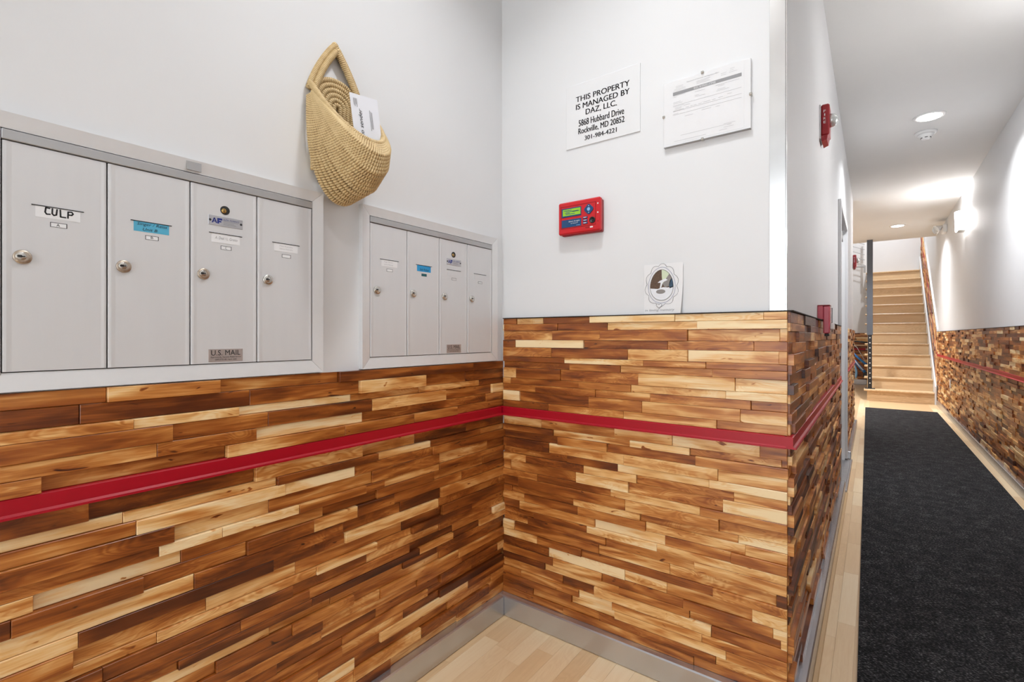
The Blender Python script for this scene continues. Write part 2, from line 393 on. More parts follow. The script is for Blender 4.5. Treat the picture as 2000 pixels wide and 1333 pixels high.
# ------------------------------------------------------------------ wood cladding
class Clad:
    """cladding on a wall: pt(s, z, d) maps along-wall, height, depth to a point"""
    def __init__(s, wall, pt, sign, seed): s.wall, s.pt, s.sign, s.r = wall, pt, sign, random.Random(seed)
    def add(s, out, s0, s1, z0, z1, tone, th=None):
        out.append((s0, s1, z0, z1, tone, th if th else s.r.choice((.007, .010, .013, .016, .019, .022))))
    def rows(s, za, zb, sa, sb, lmin, lmax, hmin=.023, hmax=.037):
        r = s.r; out = []; hs = []; z = za
        while z < zb-.012:
            h = r.uniform(hmin, hmax); hs.append(h); z += h
        k = (zb-za)/sum(hs); z = za
        for h in hs:
            h *= k; x = sa-r.uniform(0, lmax)
            while x < sb:
                ln = r.uniform(lmin, lmax); a, b = max(x, sa), min(x+ln, sb)
                if b-a > .012: s.add(out, a, b, z, z+h, min(1, max(0, r.betavariate(1.6, 1.9))))
                x += ln
            z += h
        return out
    def build(s, pcs, near, limit=300, name='wood_strip', gap=.0004, cham=.0009):
        pcs = sorted(pcs, key=near); rest = MB()
        for i, (a, b, z0, z1, tone, th) in enumerate(pcs):
            mb = MB() if i < limit else rest
            piece(mb, s.pt, a+gap, b-gap, z0+gap, z1-gap, 0, s.sign, th, cham, tone)
            if i < limit: mb.build(name, 'wood', s.wall)
        if rest.v:
            o = rest.build('wood_strips_far', 'wood', s.wall); o['kind'] = 'stuff'
ZBB = .082
cl = Clad(wall_left, lambda s, z, d: (XW+d, s, z), -1, 11)
def read_rows(c, ys, px_ref, plane, joints, along, start, lo, z_end=None):
    """piece layout read off the photo: ys = row edges (pixels at column px_ref), joints = per row (end pixel, tone)"""
    zs = [plane(px_ref, y).z for y in ys]; out = []
    if z_end is not None: zs[-1] = z_end
    for i, row in enumerate(joints):
        s0 = start
        for (px, tone) in row:
            s1 = along(px)
            if s0 == start and lo is not None and s1-lo > .45:               # beyond the frame: unseen lengths
                cut = s1-c.r.uniform(.25, .4)
                x = cut
                while x > lo:
                    x2 = max(lo, x-c.r.uniform(.18, .42)); c.add(out, x2, x, zs[i+1], zs[i], c.r.betavariate(1.6, 1.9)); x = x2
                s0 = cut
            elif s0 == start and lo is not None: s0 = lo
            if s1-s0 > .004: c.add(out, s0, s1, zs[i+1], zs[i], tone)
            s0 = s1
    return out, zs
XP = XW+.014
pl = lambda px, y: onX(px, y, XP)
al = lambda px: min(YB-.001, onX(px, 800, XP).y) if px < 980 else YB-.001
J = lambda *v: list(zip(v[0::2], v[1::2]))
up_l = [J(209,.5, 430,.6, 662,.42, 923,.28, 980,.4), J(157,.25, 489,.3, 702,.36, 830,.66, 911,.35, 980,.3), J(259,.6, 466,.7, 687,.85, 820,.55, 937,.58, 980,.3),
    J(336,.45, 523,.42, 726,.3, 870,.68, 961,.4, 980,.8), J(305,.6, 500,.4, 709,.85, 951,.4, 980,.4), J(80,.5, 442,.45, 671,.52, 806,.4, 891,.45, 980,.4)]
lo_l = [J(173,.4, 498,.3, 707,.62, 812,.62, 913,.35, 980,.35), J(241,.85, 540,.72, 737,.36, 840,.75, 938,.3, 980,.45), J(265,.4, 555,.8, 691,.93, 843,.3, 980,.4),
    J(339,.35, 526,.7, 727,.5, 858,.4, 952,.62, 980,.35), J(310,.4, 433,.85, 583,.75, 713,.5, 750,.4, 858,.65, 980,.35), J(65,.6, 355,.84, 632,.5, 736,.4, 848,.36, 945,.6, 980,.4),
    J(20,.25, 279,.35, 482,.45, 612,.36, 697,.66, 769,.3, 902,.45, 980,.3)]
r1, z_ = read_rows(cl, [767.5, 801, 844, 867.5, 907.5, 941, 974], 0, pl, up_l, al, -9, -.8)
k_ = (ZWL-ZR1)/(z_[0]-z_[-1]); r1 = [(p[0], p[1], ZR1+(p[2]-z_[-1])*k_, ZR1+(p[3]-z_[-1])*k_, p[4], p[5]) for p in r1]
r2, z_ = read_rows(cl, [1014, 1056, 1081, 1114, 1155, 1181, 1215, 1252], 0, pl, lo_l, al, -9, -.8)
dz_ = ZR0-z_[0]; r2 = [(p[0], p[1], p[2]+dz_, p[3]+dz_, p[4], p[5]) for p in r2]
r3 = cl.rows(ZBB, z_[-1]+dz_, -.8, YB-.001, .14, .42)
r3 = [(p[0], p[1], p[2], p[3], .12+.72*p[4], p[5]) for p in r3]
cl.build(r1+r2+r3, lambda p: max(0, .1-p[1])*9+p[3]*-.01)
cb = Clad(wall_back, lambda s, z, d: (s, YB-d, z), 1, 23)
YP = YB-.014
plb = lambda px, y: onY(px, y, YP)
alb = lambda px: onY(px, 800, YP).x if px < 1545 else XH+.006
q5 = lambda *v: J(*[(960+a/3.333 if i % 2 == 0 else a) for i, a in enumerate(v)])          # read at 3.33x zoom
up_b = [q5(160,.42, 330,.75, 638,.36, 1193,.85, 1772,.85, 1960,.7), q5(83,.9, 430,.4, 752,.35, 1337,.82, 1960,.85), q5(393,.5, 705,.48, 1275,.5, 1875,.65, 1960,.7), q5(157,.4, 597,.97, 1142,.4, 1705,.5, 1960,.5),
    q5(390,.55, 888,.35, 1275,.65, 1870,.75, 1960,.6), q5(475,.35, 988,.75, 1395,.5, 1960,.45), q5(503,.34, 835,.5, 1437,.65, 1960,.5), q5(160,.75, 447,.34, 955,.44, 1585,.7, 1960,.8),
    q5(125,.6, 567,.4, 907,.45, 1525,.72, 1960,.85), q5(285,.45, 675,.4, 1033,.5, 1688,.45, 1960,.5), q5(182,.9, 632,.38, 980,.45, 1620,.65, 1960,.6), q5(370,.35, 860,.5, 1465,.6, 1960,.7)]
lo_b = [J(1056,.6, 1200,.52, 1313,.7, 1484,.74, 1545,.5), J(1080,.42, 1230,.68, 1347,.85, 1526,.55, 1545,.45), J(1089,.28, 1185,.5, 1358,.4, 1540,.55, 1545,.5), J(989,.4, 1072,.2, 1218,.7, 1402,.75, 1545,.65),
    J(1107,.4, 1206,.25, 1385,.78, 1545,.8), J(1027,.6, 1140,.28, 1243,.75, 1433,.5, 1545,.7), J(996,.35, 1125,.5, 1227,.75, 1412,.58, 1545,.85), J(1049,.4, 1192,.45, 1367,.7, 1545,.5),
    J(1012,.35, 1221,.4, 1404,.62, 1545,.6), J(1000,.35, 1120,.4, 1250,.6, 1441,.52, 1545,.86), J(1024,.6, 1128,.32, 1260,.5, 1455,.65, 1545,.6), J(1015,.3, 1161,.55, 1298,.92, 1427,.45, 1545,.5),
    J(1042,.35, 1146,.35, 1283,.85, 1545,.7), J(1030,.4, 1182,.4, 1356,.48, 1537,.65, 1545,.45), J(1004,.8, 1168,.4, 1307,.6, 1516,.65, 1545,.18), J(1049,.7, 1135,.4, 1392,.38, 1545,.6),
    J(1071,.3, 1219,.86, 1301,.75, 1469,.6, 1545,.75), J(1080,.5, 1175,.6, 1334,.42, 1510,.5, 1545,.8), J(1064,.2, 1208,.65, 1346,.5, 1525,.5, 1545,.78), J(1098,.5, 1160,.35, 1389,.78, 1545,.35),
    J(1018,.4, 1130,.5, 1195,.8, 1371,.6, 1545,.6), J(1116,.4, 1200,.8, 1418,.7, 1545,.55), J(1041,.35, 1170,.45, 1398,.4, 1545,.7), J(1100,.4, 1355,.5, 1545,.4)]
yr = [600+v/3.333 for v in (38, 92, 153, 238, 305, 390, 437, 495, 588, 645, 709, 800, 862)]
r1, z_ = read_rows(cb, yr, 1545, plb, up_b, alb, XW+.017, None)
k_ = (ZWB-ZR1)/(z_[0]-z_[-1]); r1 = [(p[0], p[1], ZR1+(p[2]-z_[-1])*k_, ZR1+(p[3]-z_[-1])*k_, p[4], p[5]) for p in r1]
yr = [883, 907.8, 923.5, 944, 969, 986.5, 1006, 1032, 1049.5, 1075, 1091, 1112.5, 1134, 1151, 1173, 1197, 1216, 1241, 1260.5, 1278, 1301, 1319, 1338, 1356, 1375]
r2, z_ = read_rows(cb, yr, 1545, plb, lo_b, alb, XW+.017, None)
k_ = (ZR0-ZBB)/(z_[0]-z_[-1]); r2 = [(p[0], p[1], ZBB+(p[2]-z_[-1])*k_, ZBB+(p[3]-z_[-1])*k_, p[4], p[5]) for p in r2]
BD2 = [(p[0], p[1], p[2], p[3], p[4], min(p[5], .016)) for p in r1+r2]
cb.build(BD2, lambda p: p[0])
ch = Clad(wall_hall, lambda s, z, d: (XH+d, s, z), -1, 31)
hall_p = ch.rows(ZBB, ZR0, YB-.002, 4.285, .14, .42)+ch.rows(ZR1, ZWB, YB-.002, 4.285, .14, .42)
hall_p = [(a, b, z0, z1, t*.8, ch.r.choice((.008, .012, .017, .022))) for (a, b, z0, z1, t, th) in hall_p]
ch.build(hall_p, lambda p: p[0])
ch2 = Clad(wall_hall2, lambda s, z, d: (XH+d, s, z), -1, 37)
ch2.build(ch2.rows(ZBB, ZR0, 5.43, YEND, .14, .42)+ch2.rows(ZR1, ZWB, 5.43, YEND, .14, .42), lambda p: p[0], 0)
cr = Clad(wall_right, lambda s, z, d: (XR-d, s, z), 1, 41)
cr.build(cr.rows(ZBB, ZR0, .5, 10.66, .12, .38)+cr.rows(ZR1, ZWB, .5, 10.66, .12, .38), lambda p: abs(p[0]-5.9) if p[1] > 4.95 else 50-p[0])
cf = Clad(wall_far, lambda s, z, d: (s, YFAR-d, z), 1, 43)
cf.build(cf.rows(.12, ZR0, XA, XR-.05, .15, .45)+cf.rows(ZR1, ZWB, XA, XR-.05, .15, .45), lambda p: p[0], 0)
# sloping cladding beside the stairs
RISE, RUN, YS = .2, .265, 10.68
cs = Clad(wall_right, lambda s, z, d: (XR-d, s, z+(s-10.66)*RISE/RUN), 1, 47)
cs.build(cs.rows(.32, ZR0, 10.66, 14.12, .12, .3)+cs.rows(ZR1, ZWB, 10.66, 14.12, .12, .3), lambda p: p[0], 0)

# ------------------------------------------------------------------ trims: rail, caps, baseboards, corner guard
def angle_y(name, x, sx, y0, y1, label, z0=ZR0, z1=ZR1, d=.030):
    """steel angle along y on a wall at x; sx = direction into the room"""
    pr = [(x, y0, z1), (x+sx*.019, y0, z1), (x+sx*.0215, y0, z1-.002), (x+sx*.0215, y0, z0+.0075), (x+sx*(d-.004), y0, z0+.0035), (x+sx*d, y0, z0+.0035), (x+sx*d, y0, z0), (x, y0, z0)]
    return struct(MB().prism(pr, (0, y1-y0, 0)).build(name, 'red'), label)
angle_y('trim_1', XW, 1, -.8, YB-.03, 'red steel rail across the wood under the mailboxes')
def angle_x(name, y, x0, x1, label):
    z0, z1, d = ZR0, ZR1, .030
    pr = [(x0, y, z1), (x0, y-.019, z1), (x0, y-.0215, z1-.002), (x0, y-.0215, z0+.0075), (x0, y-d+.004, z0+.0035), (x0, y-d, z0+.0035), (x0, y-d, z0), (x0, y, z0)]
    return struct(MB().prism(pr, (x1-x0, 0, 0)).build(name, 'red'), label)
angle_x('trim_2', YB, XW, XH+.004, 'red steel rail across the wood under the signs')
angle_y('trim_3', XH, 1, YB-.022, 4.285, 'red steel rail along the hallway wood before the door')
angle_y('trim_4', XH, 1, 5.43, YEND, 'red steel rail along the hallway wood past the door')
angle_y('trim_5', XR, -1, .5, 10.66, 'red steel rail along the long hallway wall')
k = RISE/RUN
struct(MB().prism([(XR-.002, 10.66, ZR1), (XR-.002, 10.66, ZR0), (XR-.002, 14.12, ZR0+3.46*k), (XR-.002, 14.12, ZR1+3.46*k)], (-.019, 0, 0)).build('trim_6', 'red'), 'red rail climbing beside the stairs')
struct(MB().box((XA, YFAR-.028, ZR0), (-.14, YFAR-.0005, ZR1)).build('trim_14', 'red'), 'red rail on the wood beyond the bicycle')
# thin dark reveals over the wood
def cap(name, a, b, label): struct(MB().box(a, b).build(name, 'wood_dark'), label)
cap('trim_7', (XW+.016, YB-.017, ZWB), (XH+.021, YB, ZWB+.003), 'thin dark cap on the wood under the signs')
cap('trim_8', (XH, YB, ZWB), (XH+.021, 4.285, ZWB+.003), 'thin dark cap on the hallway wood')
cap('trim_9', (XR-.023, .5, ZWB), (XR, 10.66, ZWB+.003), 'thin dark cap on the long hallway wood')
# stainless baseboards
def bb(name, a, b, label): struct(MB().box(a, b, .004).build(name, 'steel_h'), label)
BD = .044
bb('baseboard_left', (XW, -.8, 0), (XW+BD, YB-BD, ZBB), 'brushed steel baseboard under the mailbox wall')
bb('baseboard_back', (XW, YB-BD, 0), (XH+BD, YB, ZBB), 'brushed steel baseboard under the sign wall')
bb('baseboard_hall', (XH, YB, 0), (XH+BD, 4.30, ZBB), 'brushed steel baseboard on the hallway side of the corner')
struct(MB().box((XH+BD, YB-BD, 0), (XH+BD+.016, 4.29, .006), .002).build('trim_13', 'straw' if False else 'shoe'), 'thin wooden shoe strip beside the hallway baseboard')
bb('baseboard_hall_far', (XH, 5.43, 0), (XH+BD, YEND, ZBB), 'brushed steel baseboard past the hallway door')
bb('baseboard_right', (XR-BD*.7, .5, 0), (XR, 10.66, ZBB), 'brushed steel baseboard along the long hallway wall')
bb('baseboard_far', (XA, YFAR-.03, 0), (-.12, YFAR, .12), 'brushed steel baseboard beyond the bicycle')
struct(MB().box((XH-.042, YB-.004, ZWB+.003), (XH+.002, YB, ZC), .001).box((XH, YB-.004, ZWB+.003), (XH+.003, YB+.006, ZC)).build('trim_10', 'galv'), 'bright aluminium corner guard above the wood')

# ------------------------------------------------------------------ mailboxes
def mailbox(yd, label, kinds):
    z0o, z1o = 1.040, 1.539; dz0, dz1 = 1.076, 1.489; W = .1487; y1d = yd+4*W
    yo0, yo1 = yd-.031, y1d+.031
    T = thing('mailbox_unit', label, 'mailbox', (XW, (yo0+yo1)/2, z0o), 'wall mailbox units')
    a, b = .0175, .0120; zi0, zi1 = 1.071, 1.511; X = XW
    O = [(yo0, z0o), (yo1, z0o), (yo1, z1o), (yo0, z1o)]; I = [(yd-.001, zi0), (y1d+.001, zi0), (y1d+.001, zi1), (yd-.001, zi1)]
    for i in range(4):
        j = (i+1) % 4; g = .0004
        o0, o1, i0, i1 = O[i], O[j], I[i], I[j]
        mb = MB()
        P = lambda q, d: (X+d, q[0], q[1])
        vs_ = [P(o0, 0), P(o1, 0), P(i1, 0), P(i0, 0), P(o0, a), P(o1, a), P(i1, b), P(i0, b)]
        cx = Vector((0, (o0[0]+i1[0]+o1[0]+i0[0])/4, (o0[1]+i1[1]+o1[1]+i0[1])/4))
        vs_ = [(v[0], v[1]+(cx.y-v[1])*.0012, v[2]+(cx.z-v[2])*.0012) for v in vs_]
        mb._add(vs_, [(4, 5, 6, 7), (0, 1, 5, 4), (1, 2, 6, 5), (2, 3, 7, 6), (3, 0, 4, 7)])
        mb.build('frame_rail', 'alu', T)
    if yd < .5: MB().box((X+.0150, yd+.288, 1.515), (X+.0178, yd+.318, 1.534)).build('tape_patch', 'alu_dark', T)
    MB().box((X, yd-.001, zi0), (X+.003, y1d+.001, zi1)).build('back_box', 'void', T)
    MB().box((X+.003, yd, dz1+.002), (X+.0145, y1d, zi1-.002), .001).build('header_bar', 'alu_dark', T)
    MB().box((X+.003, yd, zi0), (X+.010, y1d, dz0-.002)).build('sill_bar', 'alu', T)
    U, V, NN = Vector((0, 1, 0)), Vector((0, 0, 1)), Vector((1, 0, 0))
    for i, k in enumerate(kinds):
        ya, yb = yd+i*W+.0012, yd+(i+1)*W-.0012; XF = X+.0125
        mb = MB()
        # door leaf with rolled upright edges
        pr = [(X+.004, ya), (X+.0105, ya), (X+.0120, ya+.0015), (X+.0125, ya+.005), (X+.0118, ya+.0095), (X+.0115, ya+.012), (X+.0115, yb-.009), (X+.0118, yb-.007), (X+.0125, yb-.004), (X+.012, yb-.001), (X+.0105, yb), (X+.004, yb)]
        mb.prism([(p[0], p[1], dz0) for p in pr], (0, 0, dz1-dz0))
        door = mb.build('door', 'alu_door', T)
        XF = X+.0115; oc = ya+.0755-.0012
        # name slot: dark hood shadow line, card
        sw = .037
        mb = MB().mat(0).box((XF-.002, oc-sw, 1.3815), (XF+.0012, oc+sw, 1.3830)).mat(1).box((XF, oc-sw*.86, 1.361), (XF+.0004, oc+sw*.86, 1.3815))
        mb.build('name_slot', ['void', k.get('card', 'paper')], door)
        if k.get('num', True):
            mb = MB().mat(0).box((XF, oc-.0115, 1.3455), (XF+.0003, oc+.0125, 1.3545)).mat(1).box((XF, oc-.0105, 1.3462), (XF+.0006, oc+.0112, 1.3535))
            mb.build('number_slot', ['void', k.get('numcard', 'paper')], door)
        # lock
        lm = k.get('lock', 'brass'); c = Vector((XF, ya+.0255, 1.2836)); mb = MB(); mb.smooth = True
        mb.mat(0).lathe(c, NN, [(.0128, 0), (.0128, .003), (.0118, .0042), (0.0075, .0044)], 28)
        mb.mat(1).lathe(c+Vector((0, -.0022, .0008)), NN, [(.0072, .0043), (.0072, .0056), (.0064, .006)], 22)
        mb.smooth = False; mb.mat(2).box(c+Vector((.0058, -.0075, -.0004)), c+Vector((.0064, .003, .0018)))
        mb.box(c+Vector((.0058, -.0065, -.0014)), c+Vector((.0063, -.001, .003)))
        mb.build('lock', [lm, 'nickel', 'void'], door)
        org = (XF, oc, 0)
        for (body, mat, bx, sh, lift) in k.get('txt', []): text(body, mat, bx, org, U, V, NN, door, shear=sh, lift=lift)
        if 'strokes' in k:
            mb = MB()
            for st in k['strokes']:
                pts = [Vector((XF+.0006, oc+p[0], p[1])) for p in st]
                for a_, b_ in zip(pts, pts[1:]):
                    d = (b_-a_).normalized(); w_ = d.cross(NN)*.00125; a2, b2 = a_-d*.0006, b_+d*.0006
                    mb.quad(a2-w_, b2-w_, b2+w_, a2+w_)
            mb.build('handwriting', 'ink', door)
        if 'plates' in k:
            c = Vector((XF, oc-.002, 1.4395)); mb = MB(); mb.smooth = True
            mb.mat(0).lathe(c, NN, [(.0105, 0), (.0105, .0008), (.0095, .0010)], 26)
            mb.mat(1).lathe(c+Vector((0, -.0025, -.0015)), NN, [(.0055, .0008), (.0055, .0016)], 18)
            mb.smooth = False; mb.mat(0).box(c+Vector((.0014, -.0035, -.005)), c+Vector((.0019, -.002, .003)))
            mb.build('master_lock', ['void', 'brassy'], door)
            mb = MB().mat(0).box((XF, oc-.0385, 1.4005), (XF+.0010, oc+.0385, 1.4235), .0005)
            for s_ in (-1, 1): mb.mat(1).lathe((XF+.001, oc+s_*.0345, 1.412), NN, [(.0028, 0), (.0022, .0008)], 12)
            mb.build('maker_plate', ['plate', 'blackm'], door)
            mb = MB(); P = lambda u_, v_: (XF+.0013, oc+u_, 1.412+v_)
            mb.quad(P(-.0315, -.006), P(-.0285, -.006), P(-.0245, .006), P(-.027, .006)); mb.quad(P(-.0225, -.006), P(-.0195, -.006), P(-.0245, .006), P(-.027, .006)); mb.quad(P(-.029, -.003), P(-.0225, -.003), P(-.0225, -.001), P(-.029, -.001))
            mb.quad(P(-.0195, -.0065), P(-.0155, -.0065), P(-.0155, .0065), P(-.0195, .0065)); mb.quad(P(-.0155, .002), P(-.0085, .002), P(-.0085, .0065), P(-.0155, .0065)); mb.quad(P(-.0155, -.003), P(-.0105, -.003), P(-.0105, .0002), P(-.0155, .0002))
            mb.build('maker_emblem', 'inkb', door)
            text('AUTH - FLORENCE', 'inkb', (-.006, 1.4145, .030, 1.4185), org, U, V, NN, door, lift=.0013)
            mb = MB()
            for (u0, u1, v_) in ((-.006, .028, 1.4125), (-.006, .018, 1.4095), (-.006, .022, 1.4070), (-.006, .024, 1.4047)): mb.quad(*(Vector((XF+.0013, oc+q[0], q[1])) for q in ((u0, v_-.0004), (u1, v_-.0004), (u1, v_+.0004), (u0, v_+.0004))))
            mb.build('small_print', 'inkg', door)
            MB().box((XF, oc-.0385, 1.0795), (XF+.0008, oc+.0385, 1.1095), .0004).build('postal_plate', 'usmail', door)
            text('U.S. MAIL', 'ink', (-.0325, 1.0945, .0325, 1.1070), org, U, V, NN, door, lift=.0012)
            text('Approved By The U.S. Postal Service', 'ink', (-.034, 1.0880, .034, 1.0922), org, U, V, NN, door, lift=.0012)
            text('USPS-STD-4B+ April, 2005', 'ink', (-.024, 1.0822, .024, 1.0864), org, U, V, NN, door, lift=.0012)
    return T
A = 1.3675
culp = [[(-.012, A+.012), (-.0175, A+.0125), (-.0185, A+.004), (-.0165, A+.0005), (-.0115, A+.0012)], [(-.0085, A+.0125), (-.0088, A+.003), (-.0065, A), (-.003, A+.0015), (-.002, A+.012)], [(.0025, A+.0125), (.003, A-.001), (.0105, A-.001)], [(.0135, A-.0015), (.0138, A+.0105), (.019, A+.011), (.021, A+.008), (.019, A+.005), (.014, A+.005)]]
unit1 = mailbox(.155, 'grey wall mailbox whose end door has a bold black hand-lettered card', [
    dict(strokes=culp, txt=[('A', 'ink', (-.003, 1.3475, .002, 1.3525), 0, .0009)]),
    dict(card='bluecard', txt=[('Singer / Reiss', 'ink', (-.026, 1.3725, .028, 1.380), .25, .0007), ('Unit B', 'ink', (-.016, 1.3635, .010, 1.3695), .25, .0007), ('B', 'ink', (-.002, 1.348, .0025, 1.353), 0, .0009)]),
    dict(plates=1, txt=[('A. Deal / L. Grotto', 'inkg', (-.024, 1.369, .026, 1.3755), .25, .0007), ('C', 'ink', (-.002, 1.3475, .002, 1.3525), 0, .0009)]),
    dict(lock='nickel', txt=[('Matt Katinsky', 'inkl', (-.018, 1.3725, .018, 1.377), 0, .0007), ('Sabine Katinsky', 'inkl', (-.018, 1.3655, .018, 1.370), 0, .0007)])])
unit2 = mailbox(.942, 'grey wall mailbox in the corner with two blank card slots', [
    dict(lock='nickel', txt=[('Roger Reeves', 'inkl', (-.022, 1.3725, .012, 1.3775), .2, .0007), ('Jamie Reeves', 'inkl', (-.022, 1.3645, .014, 1.3695), .2, .0007)]),
    dict(lock='nickel', card='bluecard2', numcard='tealcard', txt=[('Suki Rohan', 'ink', (-.020, 1.3645, .022, 1.372), .25, .0007)]),
    dict(lock='nickel', plates=1, card='alu_door', numcard='alu_door'),
    dict(lock='nickel', card='alu_door', numcard='alu_door')])

# ------------------------------------------------------------------ basket
def rope(mb, pts, r, pitch, n=7, amp=.16, ph=0.0, slant=1, taper=1.0):
    """wrapped coil: resample the path and swell the radius once per wrap"""
    pts = [Vector(p) for p in pts]; ln = [0]
    for a_, b_ in zip(pts, pts[1:]): ln.append(ln[-1]+(b_-a_).length)
    step = pitch/5; k = max(2, int(ln[-1]/step)); out = []; i = 0
    for j in range(k+1):
        d = ln[-1]*j/k
        while i < len(ln)-2 and ln[i+1] < d: i += 1
        f = (d-ln[i])/max(1e-9, ln[i+1]-ln[i]); out.append(pts[i].lerp(pts[i+1], f))
    for i_ in range(len(out)):
        for j_ in range(n):
            q_ = abs(math.sin(math.pi*(i_/5.0)+slant*(2*math.pi*j_/n)*.5+ph)); mb.tone.append((q_, rb.random(), 0))  # tone darkens the valleys between wraps: crease shade put into the colour
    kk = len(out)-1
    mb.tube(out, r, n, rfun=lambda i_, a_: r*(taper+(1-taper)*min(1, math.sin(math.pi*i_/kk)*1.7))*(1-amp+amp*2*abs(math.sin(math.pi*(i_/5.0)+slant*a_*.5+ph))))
rb = random.Random(3)
BY, BX = .828, XW
T = thing('wall_basket', 'tan woven straw pocket basket hanging between the mailboxes', 'basket', (BX, BY, 1.52))
ZRIM, ZBOT = 1.832, 1.524
RIBS = [(0, .150, .170), (.25, .174, .206), (.5, .163, .252), (.75, .112, .293), (1, .012, .310)]
def shell(a, phi, off=0.0):
    """ribs all run from one end of the handle to the other, fanned between the rim (a=0) and the wall (a=1)"""
    for (p, q) in zip(RIBS, RIBS[1:]):
        if a <= q[0]: break
    f = min(1, max(0, (a-p[0])/(q[0]-p[0]))); dx = p[1]+(q[1]-p[1])*f-off; dz = p[2]+(q[2]-p[2])*f-off*.4
    s_ = max(0.0, math.sin(phi))**.62
    return Vector((BX+.014+max(.004, dx)*s_, BY+.004-(.088+.010*a-off)*math.cos(phi), ZRIM-dz*s_))
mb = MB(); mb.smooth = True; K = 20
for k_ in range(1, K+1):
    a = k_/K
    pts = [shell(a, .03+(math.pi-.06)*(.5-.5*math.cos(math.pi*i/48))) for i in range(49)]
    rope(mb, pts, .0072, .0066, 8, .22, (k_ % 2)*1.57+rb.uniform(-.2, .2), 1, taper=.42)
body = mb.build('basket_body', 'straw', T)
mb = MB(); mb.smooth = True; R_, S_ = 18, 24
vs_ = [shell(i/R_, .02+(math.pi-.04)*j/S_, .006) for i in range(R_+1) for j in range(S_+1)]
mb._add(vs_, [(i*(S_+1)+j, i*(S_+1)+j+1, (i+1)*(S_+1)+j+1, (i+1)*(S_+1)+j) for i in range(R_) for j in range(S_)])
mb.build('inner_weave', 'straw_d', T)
mb = MB(); mb.smooth = True
rope(mb, [shell(0, math.pi*(.5-.5*math.cos(math.pi*i/48)))+Vector((0, 0, .003)) for i in range(49)], .0078, .0046, 9, .10)
mb.build('rim', 'straw', T)
mb = MB(); mb.smooth = True
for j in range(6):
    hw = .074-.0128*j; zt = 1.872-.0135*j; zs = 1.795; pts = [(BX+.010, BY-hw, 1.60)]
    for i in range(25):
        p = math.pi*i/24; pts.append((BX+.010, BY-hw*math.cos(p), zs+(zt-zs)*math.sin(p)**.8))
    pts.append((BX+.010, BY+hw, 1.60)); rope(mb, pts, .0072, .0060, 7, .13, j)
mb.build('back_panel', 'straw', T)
mb = MB(); mb.smooth = True
for (o, dx) in ((0, .010), (.0135, .018)):
    pts = []
    for i in range(41):
        t_ = i/40; s_ = 1-abs(2*t_-1)                       # 0..1..0
        e = 1-s_; y = (-1 if t_ < .5 else 1)*(.086-o)*(e+.42*e*s_ if e > .06 else e*1.39*e/.06); z = 1.822+(1.976-o*1.5-1.822)*(s_ if e > .06 else 1-e*.5-.03*e/.06)
        pts.append((BX+dx, BY+y-.006*s_, z))
    rope(mb, pts, .0085, .0050, 9, .09, o*100)
mb.build('handle', 'straw', T)

# envelope standing in the basket
Xe = -1.128
c = [onX(682, 180, Xe), onX(736, 196, Xe)]
uu = (c[1]-c[0]); wv = uu.length; uu.normalize(); vv = Vector((0, -uu.z, uu.y)); hv = .165
E0 = c[0]-vv*hv
Te = MB().prism([c[0], c[1], c[1]-vv*hv, E0], (.0012, 0, 0)).build('envelope', 'env')
tag(Te, 'white addressed envelope standing in the straw basket', 'envelope')
# lettering runs up the envelope (rotated a quarter turn)
U, V, NN = vv, -uu, Vector((1, 0, 0))
org = E0+Vector((.0012, 0, 0))
wd_ = wv
text('return to sender', 'ink', (hv-.16, -wd_*.36, hv-.037, -wd_*.23), org, U, V, NN, Te, shear=.2)
for nm, lst in (('return_address', ((.012, .030, .12), (.012, .033, .155), (.012, .028, .19), (.012, .034, .225))), ('mailing_address', ((.035, .09, .66), (.038, .085, .70), (.04, .085, .735)))):
    mb = MB()
    for (u0, u1, v_) in lst: mb.quad(*(org+NN*.0006+U*(hv-q[0])-V*(wd_*q[1]) for q in ((u1, v_), (u0, v_), (u0, v_-.018), (u1, v_-.018))))
    mb.build(nm, 'inkg', Te)

# ------------------------------------------------------------------ signs on the facing wall
U, V, NN = Vector((1, 0, 0)), Vector((0, 0, 1)), Vector((0, -1, 0))
YF = YB-.004
p0 = onY(1106, 293, YF); p1 = onY(1250, 257, YF); top = onY(1107, 168, YF).z
sx0, sx1, sz0, sz1 = p0.x, p1.x, (p0.z+p1.z)/2, top-.008
T = thing('property_sign', 'clear acrylic sign with black property management lettering', 'sign', ((sx0+sx1)/2, YB, sz0))
MB().box((sx0, YF, sz0), (sx1, YB, sz1), .0008).build('sign_panel', 'sign', T)
sw, sh = sx1-sx0, sz1-sz0; org = (sx0, YF, sz0)
for body, u0, u1, v0, v1 in (('THIS PROPERTY', .145, .870, .715, .800), ('IS MANAGED BY', .145, .870, .595, .680), ('DAZ, LLC.', .285, .705, .465, .565), ('5868 Hubbard Drive', .185, .800, .320, .420), ('Rockville, MD 20852', .180, .805, .185, .290), ('301-984-4221', .270, .705, .080, .150)):
    for du in (-.0006, .0006): text(body, 'ink', (u0*sw+du, v0*sh, u1*sw+du, v1*sh), org, U, V, NN, T)

